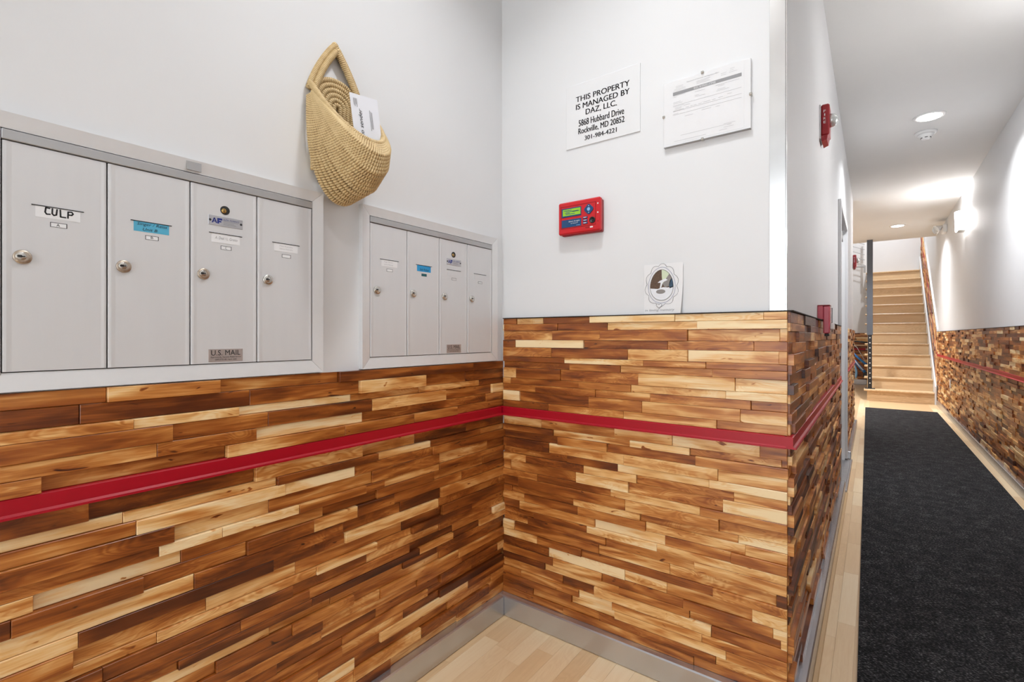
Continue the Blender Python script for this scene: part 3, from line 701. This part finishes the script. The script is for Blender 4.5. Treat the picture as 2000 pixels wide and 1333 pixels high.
p0 = onY(1298, 290, YF); p1 = onY(1467, 252, YF); top = (onY(1298, 166, YF).z+onY(1467, 115, YF).z)/2
sx0, sx1, sz0, sz1 = p0.x, p1.x, (p0.z+p1.z)/2, top; sw, sh = sx1-sx0, sz1-sz0
T = thing('license_frame', 'clip-frame business license with a black header bar by the corner guard', 'picture frame', ((sx0+sx1)/2, YB, sz0))
MB().box((sx0, YB-.010, sz0), (sx1, YB, sz1)).build('backing_board', 'paper', T)
Yp = YB-.0106
MB().box((sx0+.10*sw, Yp, sz0+.03*sh), (sx1-.07*sw, YB-.010, sz1-.03*sh)).build('license_sheet', 'paper', T)
org = (sx0, Yp, sz0)
def lines(lst, mat, name, h=.0009):
    mb = MB()
    for (u0, u1, v_) in lst:
        mb.quad(*(Vector((sx0+q[0]*sw, Yp-.0005, sz0+v_*sh+q[1])) for q in ((u0, -h/2), (u1, -h/2), (u1, h/2), (u0, h/2))))
    return mb.build(name, mat, T)
mb = MB(); hb = .0105
for (u0, u1) in ((.115, .905),): mb.quad(*(Vector((sx0+q[0]*sw, Yp-.0004, sz0+.80*sh+q[1])) for q in ((u0, -hb/2), (u1, -hb/2), (u1, hb/2), (u0, hb/2))))
mb.build('header_bar', 'inkg', T)
text('BASIC BUSINESS LICENSE', 'paper', (.37*sw, .80*sh-.0034, .62*sw, .80*sh+.0034), org, U, V, NN, T)
text('Department of Consumer and Regulatory Affairs', 'inkg', (.285*sw, .915*sh, .66*sw, .937*sh), org, U, V, NN, T)
lines([(.40, .56, .895), (.40, .54, .875), (.40, .56, .855), (.15, .24, .905), (.15, .24, .885), (.13, .27, .862), (.12, .27, .842), (.68, .74, .895), (.68, .74, .87), (.78, .83, .93), (.78, .82, .905), (.77, .86, .88), (.12, .27, .768), (.12, .16, .745), (.38, .50, .74), (.62, .88, .745), (.65, .72, .725), (.38, .43, .685), (.38, .50, .665), (.64, .73, .68), (.63, .77, .66), (.12, .21, .665), (.12, .23, .645), (.25, .32, .585), (.12, .25, .60), (.14, .22, .575), (.14, .22, .555), (.12, .25, .535), (.27, .31, .545), (.33, .36, .545), (.37, .40, .545), (.42, .46, .545), (.48, .56, .55), (.58, .62, .55), (.65, .70, .555), (.75, .80, .575), (.12, .18, .485), (.46, .57, .44), (.62, .67, .435), (.26, .36, .415), (.21, .80, .135), (.13, .51, .06), (.71, .84, .15), (.75, .79, .125), (.71, .82, .10), (.66, .75, .07)], 'inkl', 'printed_lines')
lines([(.115, .905, .615), (.115, .905, .525), (.115, .905, .470)], 'inkg', 'ruled_lines', .0006)
MB().box((sx0, YB-.0135, sz0), (sx1, YB-.0112, sz1)).build('glass_pane', 'pane', T)
for (u, v_) in ((0, .48), (1, .48), (.47, 0), (.47, 1)):
    x_, z_ = sx0+u*sw, sz0+v_*sh
    MB().box((x_-.004, YB-.0150, z_-.004), (x_+.004, YB-.001 if u in (0, 1) or True else 0, z_+.004), .001).build('clip', 'nickel', T)
# dark polished lower edge of the pane
MB().box((sx0, YB-.0138, sz0-.0012), (sx1, YB, sz0)).build('lower_edge', 'grey', T)

# ------------------------------------------------------------------ fire alarm annunciator
ax0, ax1, az0, az1, ay = -.957, -.783, 1.521, 1.641, YB-.034
T = thing('fire_alarm_panel', 'red fire alarm annunciator with green screen on the white wall', 'alarm panel', ((ax0+ax1)/2, YB, az0))
MB().box((ax0+.006, YB-.022, az0-.003), (ax1-.001, YB, az1-.004), .004).build('back_box', 'redd', T)
face = MB().box((ax0, ay, az0), (ax1, YB-.014, az1), .0045).build('cover', 'redp', T)
aw, ah = ax1-ax0, az1-az0; org = (ax0, ay, az0)
Q = lambda u, v, d=0: Vector((ax0+u*aw, ay-d, az0+v*ah))
mb = MB()
for (u0, v0, u1, v1) in ((.07, .855, .90, .865), (.07, .175, .90, .185), (.07, .175, .078, .865), (.892, .175, .90, .865)): mb.box(Q(u0, v0), Q(u1, v1, .0012))
mb.build('door_edge', 'redd', T)
bez = MB().box(Q(.09, .52), Q(.565, .80, .0022), .001).build('screen_bezel', 'navy', T)
MB().box(Q(.125, .565, .0022), Q(.55, .765, .0028)).build('lcd_screen', 'lcd', T)
mb = MB()
for (u0, u1, v_) in ((.15, .34, .715), (.20, .50, .675), (.18, .30, .635), (.36, .52, .665), (.2, .42, .60)): mb.quad(Q(u0, v_, .0032), Q(u1, v_, .0032), Q(u1, v_+.018, .0032), Q(u0, v_+.018, .0032))
mb.build('screen_text', 'navy', T)
MB().box(Q(.09, .205), Q(.565, .445, .0014), .0006).build('brand_plate', 'navy', T)
text('Silent Knight', 'paper', (.265*aw, .345*ah, .535*aw, .395*ah), org, U, V, NN, T, lift=.0020)
text('by Honeywell', 'paper', (.32*aw, .290*ah, .485*aw, .330*ah), org, U, V, NN, T, lift=.0020)
mb = MB().quad(Q(.45, .232, .002), Q(.54, .232, .002), Q(.54, .244, .002), Q(.45, .244, .002)); mb.build('model_mark', 'bluel', T)
mb = MB(); cq = Q(.745, .665)
mb.prism([cq+Vector((.0165*(1+.10*math.cos(4*t_*math.pi/16))*math.cos(t_*math.pi/16), 0, .0165*(1+.10*math.cos(4*t_*math.pi/16))*math.sin(t_*math.pi/16))) for t_ in range(32)], (0, -.003, 0))
mb.build('navigation_pad', 'navy', T)
mb = MB().lathe(cq+Vector((0, -.003, 0)), NN, [(.0062, 0), (.0062, .0012), (.0055, .0016)], 20); mb.build('enter_button', 'bluel', T)
for dv in (.0118, -.0118): MB().lathe(cq+Vector((0, -.003, dv)), NN, [(.0015, 0), (.0015, .0006)], 10).build('arrow_mark', 'whitep', T)
for v_ in (.43, .345, .265):
    o = MB().box(Q(.605, v_-.03), Q(.715, v_+.03, .003), .0012).build('key_button', 'navy', T)
    MB().box(Q(.625, v_-.008, .003), Q(.695, v_+.008, .0033)).build('key_mark', 'whitep', o)
kl = MB(); kl.smooth = True; kl.mat(0).lathe(Q(.825, .325), NN, [(.0115, 0), (.0115, .003), (.010, .004), (.0075, .004), (.007, .002)], 26); kl.build('key_switch', ['black'], T)
for v_ in (.80, .53, .27): MB().lathe(Q(.947, v_), NN, [(.0028, 0), (.0026, .0008)], 12).build('indicator', 'redd' if v_ < .5 else 'whitep', T)
MB().box(Q(.77, .10), Q(.835, .14, .0006)).build('model_label', 'whitep', T)
MB().box(Q(.66, .10), Q(.755, .14, .0006)).build('model_label', 'redd', T)

# ------------------------------------------------------------------ memorial card
Yc = YB-.004
q00 = onY(1258, 614, Yc); q11 = onY(1334, 510, Yc); q10 = onY(1330, 613, Yc)
cx0, cx1, cz0, cz1 = q00.x, q11.x, ZWB+.003, q11.z-.003
cw, chh = cx1-cx0, cz1-cz0
T = thing('memorial_card', 'memorial card with an oval photo and scalloped frame leaning above the wood', 'card', ((cx0+cx1)/2, YB-.004, cz0))
mb = MB(); nx, nz = 8, 6
def cpt(u, v):                                                   # lower right corner curls forward
    curl = max(0, (u-.75)/.25)*max(0, 1-v/.75); return Vector((cx0+u*cw-.004*curl*curl, Yc-.014*curl**1.6, cz0+v*chh))
vs_ = [cpt(i/nx, j/nz) for j in range(nz+1) for i in range(nx+1)]; n_ = len(vs_)
vs_ += [p+Vector((0, .0005, 0)) for p in vs_]
fs = [(j*(nx+1)+i, j*(nx+1)+i+1, (j+1)*(nx+1)+i+1, (j+1)*(nx+1)+i) for j in range(nz) for i in range(nx)]
fs += [tuple(n_+k_ for k_ in f[::-1]) for f in fs]
mb.smooth = True; mb._add(vs_, fs); mb.build('card_sheet', 'paper', T)
Q = lambda u, v, d=.0008: Vector((cx0+u*cw, Yc-d, cz0+v*chh))
M['photo_brown'] = plain('photo_brown', (.10, .055, .03), .5, noise=.3, nscale=200)
M['photo_olive'] = plain('photo_olive', (.09, .10, .05), .5)
M['photo_green'] = plain('photo_pale_green', (.62, .70, .50), .5)
M['photo_grey'] = plain('photo_grey', (.25, .23, .22), .5)
M['photo_blue'] = plain('photo_blue', (.03, .07, .12), .5, noise=.5, nscale=200)
M['photo_white'] = plain('photo_white', (.78, .80, .84), .5)
ou, ov, ru, rv = .465, .575, .295, .305                             # egg shaped photo
def egg(a, k=1.0): return ou+ru*k*math.cos(a)*(1-.10*math.sin(a)), ov+rv*k*math.sin(a)
def clipped(poly, d):
    out = []
    for (u, v) in poly:
        a = math.atan2((v-ov)/rv, (u-ou)/ru); eu, ev = egg(a); r = math.hypot((u-ou)/ru, (v-ov)/rv); rm = math.hypot((eu-ou)/ru, (ev-ov)/rv)
        if r > rm: u, v = eu, ev
        out.append(Q(u, v, d))
    return out
E_ = [egg(2*math.pi*i/48) for i in range(48)]
mb = MB(); mb.mat(0).quad(*[Q(u, v, .0008) for (u, v) in E_])
arc = lambda a0, a1, n=14: [egg(a0+(a1-a0)*i/n) for i in range(n+1)]
mb.mat(1).quad(*[Q(u, v, .0010) for (u, v) in arc(math.pi*1.06, math.pi*1.96, 24)+[(.62, .52), (.5, .53), (.36, .50)]])
mb.mat(2).quad(*[Q(u, v, .0010) for (u, v) in [(.49, .60)]+arc(math.pi*.25, math.pi*.50)+[(.47, .74)]])
mb.mat(3).quad(*[Q(u, v, .0010) for (u, v) in arc(-.05*math.pi, .14*math.pi)+[(.68, .66), (.65, .57), (.67, .50)]])
mb.mat(4).quad(*[Q(u, v, .0010) for (u, v) in arc(.14*math.pi, .25*math.pi)+[(.49, .60), (.55, .52), (.65, .55)]])
mb.mat(4).quad(*[Q(.44+.12*math.cos(a), .445+.045*math.sin(a), .0012) for a in [i*math.pi/10 for i in range(20)]])
mb.mat(1).quad(*[Q(u, v, .0012) for (u, v) in ((.36, .625), (.42, .66), (.56, .70), (.62, .67), (.50, .63), (.44, .49), (.41, .48), (.44, .62))])
mb.build('oval_photo', ['photo_brown', 'photo_white', 'photo_green', 'photo_blue', 'photo_grey'], T)
def line_loop(pts, w_, name, mat='ink'):
    mb = MB(); k_ = len(pts)
    for i in range(k_):
        a_, b_ = Vector(pts[i]), Vector(pts[(i+1) % k_]); d = (b_-a_)
        if d.length < 1e-6: continue
        d.normalize(); s_ = d.cross(Vector((0, 1, 0)))*w_/2; mb.quad(a_-s_-d*w_*.3, b_-s_+d*w_*.3, b_+s_+d*w_*.3, a_+s_-d*w_*.3)
    return mb.build(name, mat, T)
line_loop([Q(*egg(2*math.pi*i/60), .0014) for i in range(60)], .0010, 'photo_outline')
line_loop([Q(*egg(2*math.pi*i/60, 1.17), .0014) for i in range(60)], .0009, 'inner_outline', 'inkb')
line_loop([Q(ou+(ru*1.28+.06*abs(math.sin(5.0*a+.4)))*math.cos(a)*(1-.06*math.sin(a)), ov+(rv*1.25+.045*abs(math.sin(5.0*a+.4)))*math.sin(a), .0014) for a in [2*math.pi*i/160 for i in range(160)]], .0009, 'scalloped_outline')
hp = []
for i in range(40):
    a = 2*math.pi*i/40; hx = 16*math.sin(a)**3; hz = 13*math.cos(a)-5*math.cos(2*a)-2*math.cos(3*a)-math.cos(4*a); hp.append(Q(.40+hx*.0045, .165+hz*.0032, .0018))
MB().quad(*[p+Vector((0, .0002, 0)) for p in hp][::-1]).build('heart', 'paper', T); line_loop(hp, .0009, 'heart_outline')
text('in loving memory', 'inkg', (.03*cw, .045*chh, .79*cw, .100*chh), (cx0, Yc, cz0), U, V, NN, T, shear=.25, lift=.0012)

# ------------------------------------------------------------------ hall left wall devices
def strobe(loc, label):
    x, y, z = loc
    T = thing('fire_strobe', label, 'fire alarm', loc, 'fire strobes on the hallway wall')
    MB().box((x, y-.002, z-.004), (x+.006, y+.102, z+.158), .001).build('mounting_plate', 'whitep', T)
    MB().box((x+.006, y, z+.010), (x+.040, y+.10, z+.158), .006).build('housing', 'redp' if False else 'redd', T)
    mb = MB(); mb.prism([(x+.006, y, z+.010), (x+.034, y, z+.010), (x+.030, y+.0, z-.012), (x+.010, y, z-.020)], (0, .1, 0)); mb.build('lower_skirt', 'redd', T)
    mb = MB(); mb.smooth = True
    mb.lathe((x+.040, y+.045, z+.088), (1, 0, 0), [(.032, 0), (.031, .010), (.027, .020), (.018, .029), (.006, .033)], 24); mb.build('strobe_lens', 'lens', T)
    for i, ch_ in enumerate('FIRE'):
        zz = z+.118-.0175*i
        text(ch_, 'paper', (.017-(.002 if ch_ == 'I' else .0045), 0, .017+(.002 if ch_ == 'I' else .0045), .0115), (x+.004, y, zz), (1, 0, 0), (0, 0, 1), (0, -1, 0), T, lift=.0007)
    return T
strobe((XH, 2.74, 2.085), 'red fire strobe with a clear dome above the pull station')
strobe((XH, 7.37, 1.99), 'small red fire strobe near the staircase at the end of the hallway wall')

x, y, z = XH, 2.63, 1.140
T = thing('pull_station', 'red fire pull station mounted over the top edge of the wood', 'fire alarm', (x, y, z))
MB().box((x, y, z+.0765), (x+.022, y+.085, z+.140), .002).build('back_box', 'redpull', T)
MB().box((x+.0225, y-.001, z+.012), (x+.048, y+.086, z+.138), .004).build('housing', 'redpull', T)
MB().box((x+.0005, y-.003, z+.1385), (x+.049, y+.088, z+.1425), .001).build('top_lip', 'redd', T)
MB().box((x+.0482, y+.008, z+.030), (x+.062, y+.078, z+.060), .003).build('pull_handle', 'whitep', T)
MB().box((x+.026, y+.02, z), (x+.044, y+.06, z+.012), .002).build('key_lock', 'blackm', T)
MB().box((x+.050, y+.086, z+.02), (x+.053, y+.0885, z+.132)).build('cover_edge', 'blackm', T)

# door in the hall
d0, d1, dzt = 4.285, 5.43, 2.145
T = struct(MB().box((XH-.10, d0+.05, 0), (XH-.055, d1-.075, 2.09)).build('door_1', 'doorgrey'), 'grey hallway door set back in its metal frame')
for (a, b) in ((d0, d0+.05), (d1-.05, d1)):
    mb = MB(); yy0, yy1 = a, b
    mb.box((XH, yy0, 0.022), (XH+.020, yy1, dzt), .002); mb.build('door_jamb', 'doorgrey', T)
MB().box((XH, d0+.05, dzt-.05), (XH+.020, d1-.05, dzt), .002).build('door_head', 'doorgrey', T)
MB().box((XH-.054, 4.75, 1.98), (XH-.01, 5.25, 2.04), .004).build('recess_shade_block', 'blackm', T)  # black block added as the shade at the top of the door recess
mb = MB(); mb.box((XH-.10, d0+.012, -.002), (XH+.048, d1-.02, .010))
for i in range(9): mb.box((XH-.02+.0062*i, d0+.012, .010), (XH-.0165+.0062*i, d1-.02, .0145))
mb.box((XH+.040, d0+.005, .0), (XH+.055, d1-.02, .018), .003)
struct(mb.build('trim_11', 'steel'), 'ridged aluminium threshold at the hallway door')

# ------------------------------------------------------------------ ceiling and right wall devices
def downlight(x, y, z, label, power, group='recessed ceiling lights'):
    T = thing('recessed_downlight', label, 'ceiling light', (x, y, z), group)
    mb = MB(); mb.smooth = True
    mb.lathe((x, y, z), (0, 0, -1), [(.100, 0), (.100, .003), (.096, .007), (.078, .008), (.076, .003)], 40); mb.build('trim_ring', 'whitep', T)
    MB().lathe((x, y, z), (0, 0, -1), [(.0765, .004), (.0765, .0085)], 40).build('diffuser', 'lit', T)
    l = lamp('downlight_glow', (x, y, z-.012), .15, power, spread=math.radians(130)); l.parent = T; l.matrix_parent_inverse = Matrix.Translation(T.location).inverted()
    return T
downlight(.354, 5.0, ZC, 'round recessed ceiling light beside the smoke detector', 18)
downlight(.307, 9.66, ZC, 'round recessed ceiling light near the staircase', 24)
downlight(.354, .45, ZC, 'round recessed ceiling light above the entry', 6)
downlight(-.58, .92, ZC, 'round recessed ceiling light above the mailbox corner', 6.5)
downlight(.35, 12.6, ZT, 'added ceiling light, out of view, brightening the stairwell', 55)  # unseen lamp added so the upper stairwell gets light
downlight(-1.0, 9.6, ZC, 'round recessed ceiling light over the alcove', 40)

x, y = .358, 5.38
T = thing('smoke_detector', 'round white smoke detector on the hallway ceiling', 'smoke detector', (x, y, ZC))
mb = MB(); mb.smooth = True; mb.lathe((x, y, ZC), (0, 0, -1), [(.076, 0), (.076, .008), (.070, .014), (.058, .018)], 32); mb.build('base', 'whitep', T)
mb = MB(); mb.smooth = True; mb.lathe((x, y, ZC), (0, 0, -1), [(.058, .018), (.052, .030), (.036, .044), (.030, .055), (.024, .060)], 32); mb.build('sensor_dome', 'whitep', T)
for i in range(6):
    a = i*math.pi/3+.55; cx_, cy_ = x+.0315*math.cos(a), y+.0315*math.sin(a)
    mb = MB(); t1 = Vector((-math.sin(a), math.cos(a), 0))*.010; o = Vector((cx_, cy_, ZC-.0515)); rr = Vector((math.cos(a), math.sin(a), 0))
    mb.prism([o-t1+rr*.001, o+t1+rr*.001, o+t1+rr*.003-Vector((0, 0, -.005)), o-t1+rr*.003-Vector((0, 0, -.005))], rr*.0015); mb.build('vent_slot', 'black', T)

def sconce(y, z, label, up, dn):
    T = thing('wall_sconce', label, 'wall light', (XR, y, z-.11), 'glass wall sconces')
    MB().box((XR-.012, y-.05, z-.06), (XR, y+.05, z+.06), .002).build('mount_plate', 'nickel', T)
    mb = MB(); prof = [(XR-.012, -.085), (XR-.07, -.085), (XR-.092, -.06), (XR-.10, 0), (XR-.092, .06), (XR-.07, .085), (XR-.012, .085)]
    pts0 = [(p[0], y+p[1]) for p in prof]; n_ = len(pts0); vs_ = [(a, b, z-.105) for a, b in pts0]+[(a-.006*(i not in (0, n_-1)), y+(b-y)*1.06, z+.115) for i, (a, b) in enumerate(pts0)]
    mb._add(vs_, [(i, i+n_, i+1+n_, i+1) for i in range(n_-1)]); mb.build('glass_shade', 'glow', T)
    MB().box((XR-.085, y-.09, z-.110), (XR-.012, y+.09, z-.106)).build('lower_bracket', 'nickel', T)
    for (dz, ro, pw) in ((.02, (math.pi, 0, 0), up), (-.02, (0, 0, 0), dn)):
        l = lamp('sconce_glow', (XR-.05, y, z+dz), .05, pw, rot=ro); l.parent = T; l.matrix_parent_inverse = Matrix.Translation(T.location).inverted()
sconce(7.64, 2.465, 'glowing white glass wall sconce beyond the smoke detector', 80, 9)
sconce(3.1, 2.05, 'added glass wall sconce, out of view, brightening the near hallway', 3, 4)  # unseen sconce added to lift the hallway ceiling and walls

y, z = 9.55, 2.72
T = thing('emergency_light', 'white twin-head emergency light on the hallway wall near the stairs', 'emergency light', (XR, y, z-.06))
MB().box((XR-.05, y-.10, z-.06), (XR, y+.13, z+.055), .008).build('battery_case', 'whitep', T)
for dy in (-.06, .10):
    mb = MB(); mb.smooth = True
    mb.mat(0).lathe((XR-.055, y+dy, z+.03), Vector((-1, -.35, -.55)), [(.018, 0), (.024, .03), (.05, .07), (.056, .085), (.052, .088)], 20); mb.mat(1).lathe((XR-.055, y+dy, z+.03), Vector((-1, -.35, -.55)), [(.050, .0882), (.046, .091)], 20)
    mb.build('lamp_head', ['whitep', 'lens'], T)
MB().box((XR-.075, y-.07, z+.025), (XR-.05, y+.11, z+.04), .003).build('swivel_bar', 'grey', T)

y, z = 8.9, .491
T = thing('outlet_cover', 'white outlet cover set in the long wood-clad wall', 'outlet', (XR-.02, y, z-.057))
MB().box((XR-.026, y-.036, z-.057), (XR-.0195, y+.036, z+.057), .002).build('cover_plate', 'whitep', T)
for dz in (-.02, .02): MB().box((XR-.0275, y-.016, z+dz-.014), (XR-.026, y+.016, z+dz+.014), .001).build('socket', 'paper', T)

# ------------------------------------------------------------------ carpet runner
def cq(y, l): return (-.052+(-.098+.042)*(y-2.0)/7.6+.01) if l else (.788-.0037*(y-4.5))
mb = MB(); y0, y1 = .3, 9.58; n_ = 24
mb.prism([(cq(y0, 1), y0, 0), (cq(y0, 0), y0, 0), (cq(y1, 0), y1, 0), (cq(y1, 1), y1, 0)], (0, 0, .009))
car = mb.build('carpet_runner', 'carpet'); tag(car, 'long black ribbed carpet runner along the hallway floor', 'carpet')

# ------------------------------------------------------------------ staircase
T = thing('staircase', 'straight flight of pale oak steps with open tread ends', 'staircase', (.37, YS, 0))
sx0, sx1 = -.085, XR-.045; ntr = 13
def wp(name, a, b, tone, vert, c=.003):
    mb = MB().box(a, b, c); ou, ov = rnd.uniform(0, 50), rnd.uniform(0, 50)
    for v in mb.v: mb.uv.append((v[0]+ou, (v[2] if vert else v[1])+ov))
    mb.tone += [(tone, rnd.random(), rnd.random())]*len(mb.v)
    return mb.build(name, 'oak', T)
for i in range(ntr):
    z1 = (i+1)*RISE; yn = YS+i*RUN
    wp('riser', (sx0, yn+.030, z1-RISE+.0003), (sx1, yn+.046, z1-.0285), rnd.uniform(.25, .8), True, .001)
    dpt = RUN+.045 if i < ntr-1 else YFAR-yn-.001
    wp('tread', (sx0-.045, yn, z1-.028), (sx1, yn+dpt-.0005, z1-.0002), rnd.uniform(.3, .85), False, .006)
for xs in (.12, .60):
    mb = MB(); pts = [(xs, YS+.30, 0), (xs, YFAR-.001, (YFAR-YS-.35)*RISE/RUN), (xs, YFAR-.001, ntr*RISE-.03)]
    for i in range(ntr-1, -1, -1):
        yn = YS+i*RUN+.047; pts.append((xs, yn, (i+1)*RISE-.03)); pts.append((xs, yn, max(0, i*RISE-.03)))
    mb.prism(pts, (.04, 0, 0)); mb.build('stringer', 'wall', T)
mb = MB(); k = RISE/RUN
mb.prism([(XR-.044, YS-.02, 0), (XR-.044, YS-.02, .30), (XR-.044, YFAR-.03, .30+(YFAR-.01-YS)*k), (XR-.044, YFAR-.03, (YFAR-.01-YS)*k-.1), (XR-.044, YS+.4, 0)], (.022, 0, 0))
mb.build('skirt_board', 'wall', T)
struct(MB().prism([(XR-.024, 10.66, ZWB), (XR-.024, 10.66, ZWB+.05), (XR-.024, 14.12, ZWB+.05+3.46*k), (XR-.024, 14.12, ZWB+3.46*k)], (.024, 0, 0)).build('trim_12', 'galv'), 'bright metal cap climbing above the stair cladding')

# steel post
pc = onY(1699, 700, 10.86); px_ = pc.x
T = thing('steel_post', 'dark steel post with bolt row standing on the bottom step', 'post', (px_, 10.83, RISE))
yp = 10.83
MB().box((px_-.075, yp-.055, RISE), (px_+.075, yp+.055, RISE+.010), .002).build('base_plate', 'blackm', T)
MB().box((px_-.030, yp-.03, RISE+.010), (px_+.030, yp+.03, 1.16), .003).build('lower_channel', 'blackm', T)
MB().box((px_-.043, yp-.04, 1.16), (px_+.043, yp+.04, ZC), .003).build('upper_column', 'steelgrey', T)
for i in range(10):
    mb = MB(); mb.smooth = True; mb.lathe((px_, yp-.03, .30+i*.090), (0, -1, 0), [(.010, 0), (.009, .004), (.005, .006)], 12); mb.build('bolt', 'whitep', T)

# cables of the upper flight, handrail end
T = thing('cable_railing', 'pale slanting railing cables above the landing beside the post', 'railing', (-.3, YFAR-.25, 2.6))
for i in range(5):
    zb_ = 2.78+.12*i; MB().tube([(-.14, YFAR-.2, zb_), (-1.0, YFAR-.2, zb_+.38)], .007, 6).build('cable', 'grey', T)
MB().box((-.155, YFAR-.225, 2.6), (-.125, YFAR-.175, 3.5)).build('end_post', 'whitep', T)
hz = onY(1681, 521, 13.3).z; hx0 = onY(1672, 521, 13.3).x; hx1 = onY(1691, 521, 13.3).x
T = thing('handrail_bracket', 'short dark grey handrail end turned down beside the top step', 'handrail', (hx1, 13.3, hz-.14))
MB().box((hx0, 13.28, hz-.02), (hx1, 13.33, hz+.02), .004).build('rail', 'grey', T)
MB().box((hx1-.04, 13.28, hz-.14), (hx1, 13.33, hz-.021), .004).build('return_leg', 'grey', T)

# ------------------------------------------------------------------ bicycle in the alcove
fo = Vector((-.655, 13.25, 0)); di = Vector((1, 0, 0)); up = Vector((0, 0, 1)); sd = di.cross(up)
B = lambda s_, z_, l_=0: fo+di*s_+up*z_+sd*l_
T = thing('bicycle', 'blue bicycle with black bars parked half under the stairs', 'bicycle', (fo.x, fo.y, 0))
R0 = .33
for s_ in (0, 1.02):
    cc = B(s_, R0)
    ring = lambda r: [cc+di*(r*math.cos(2*math.pi*i/40))+up*(r*math.sin(2*math.pi*i/40)) for i in range(40)]
    mb = MB(); mb.smooth = True; mb.tube(ring(R0-.018), .017, 8, closed=True); wh = mb.build('tire', 'rubber', T)
    mb = MB(); mb.smooth = True; mb.tube(ring(R0-.042), .010, 6, closed=True); mb.build('rim', 'nickel', wh)
    mb = MB(); mb.tube([cc-sd*.04, cc+sd*.04], .018, 10); mb.build('hub', 'nickel', wh)
    mb = MB()
    for i in range(16):
        a = 2*math.pi*i/16; mb.tube([cc+sd*.02*(1 if i % 2 else -1), cc+di*((R0-.045)*math.cos(a))+up*((R0-.045)*math.sin(a))], .0014, 4)
    mb.build('spokes', 'nickel', wh)
hd0, hd1, bbk, st, ra = B(.245, .70), B(.205, .88), B(.56, .28), B(.66, .72), B(1.02, R0)
mb = MB(); mb.smooth = True
for (p, q, r) in ((hd0, hd1, .024), (hd0, bbk, .030), (hd1-up*.03, bbk+di*.05+up*.16, .024), (bbk, st, .018), (bbk+sd*.03, ra+sd*.05, .011), (bbk-sd*.03, ra-sd*.05, .011), (st-up*.1+sd*.02, ra+sd*.05, .010), (st-up*.1-sd*.02, ra-sd*.05, .010)): mb.tube([p, q], r, 10)
mb.build('frame', 'blue', T)
mb = MB(); mb.smooth = True; d_ = (bbk-hd0); mb.tube([hd0+d_*.25+Vector((0, -.022, .006)), hd0+d_*.75+Vector((0, -.022, .006))], .0125, 8); mb.build('frame_decal', 'whitep', T)
mb = MB(); mb.smooth = True
for s_ in (-1, 1): mb.tube([hd0+sd*.045*s_, B(.12, .52, .045*s_), B(0, R0, .05*s_)], .014, 8)
mb.tube([hd0-sd*.05, hd0+sd*.05], .018, 8); mb.build('fork', 'blue', T)
mb = MB(); mb.smooth = True; mb.tube([B(.36*math.cos(a_), R0+.36*math.sin(a_)) for a_ in [math.radians(v_) for v_ in range(-20, 120, 10)]], .022, 8); mb.build('front_fender', 'bluel', T)
mb = MB(); mb.smooth = True; mb.tube([B(.52, 1.00, -.28), B(.34, 1.03, -.22), B(.20, .99, 0), B(.34, 1.03, .22), B(.52, 1.00, .28)], .013, 8); mb.tube([hd1, B(.19, .985)], .016, 8); mb.build('handlebar', 'black', T)
for s_ in (-1, 1):
    mb = MB(); mb.smooth = True; mb.tube([B(.44, 1.013, .253*s_), B(.56, .993, .292*s_)], .019, 8); mb.build('grip', 'black', T)
mb = MB(); mb.smooth = True; mb.tube([B(.28, .95, -.12), B(.36, .90, -.10), B(.50, .62, -.06)], .006, 6); mb.build('brake_cable', 'whitep', T)
mb = MB(); mb.smooth = True; mb.tube([st-up*.1, st+up*.06], .013, 8); mb.build('seat_post', 'nickel', T)
mb = MB(); mb.smooth = True
mb.tube([B(.55, .815), B(.62, .82), B(.72, .82), B(.79, .825), B(.82, .82)], .03, 10, rfun=lambda i, a: (.014, .024, .05, .072, .05)[i]*(1 if abs(math.cos(a)) < .6 else .65)); mb.build('saddle', 'black', T)
mb = MB(); mb.smooth = True; mb.lathe(bbk+sd*.035, sd, [(.085, 0), (.085, .004)], 28); mb.tube([bbk+sd*.05, bbk+sd*.06+di*.12-up*.11], .010, 6); mb.tube([bbk-sd*.05, bbk-sd*.06-di*.12+up*.11], .010, 6); mb.build('crank', 'blackm', T)
for s_, off in ((1, di*.12-up*.11), (-1, -di*.12+up*.11)):
    c0 = bbk+sd*.11*s_+off; mb = MB().box(c0-Vector((.04, .04, .012)), c0+Vector((.04, .04, .012)), .004); mb.build('pedal', 'black', T)
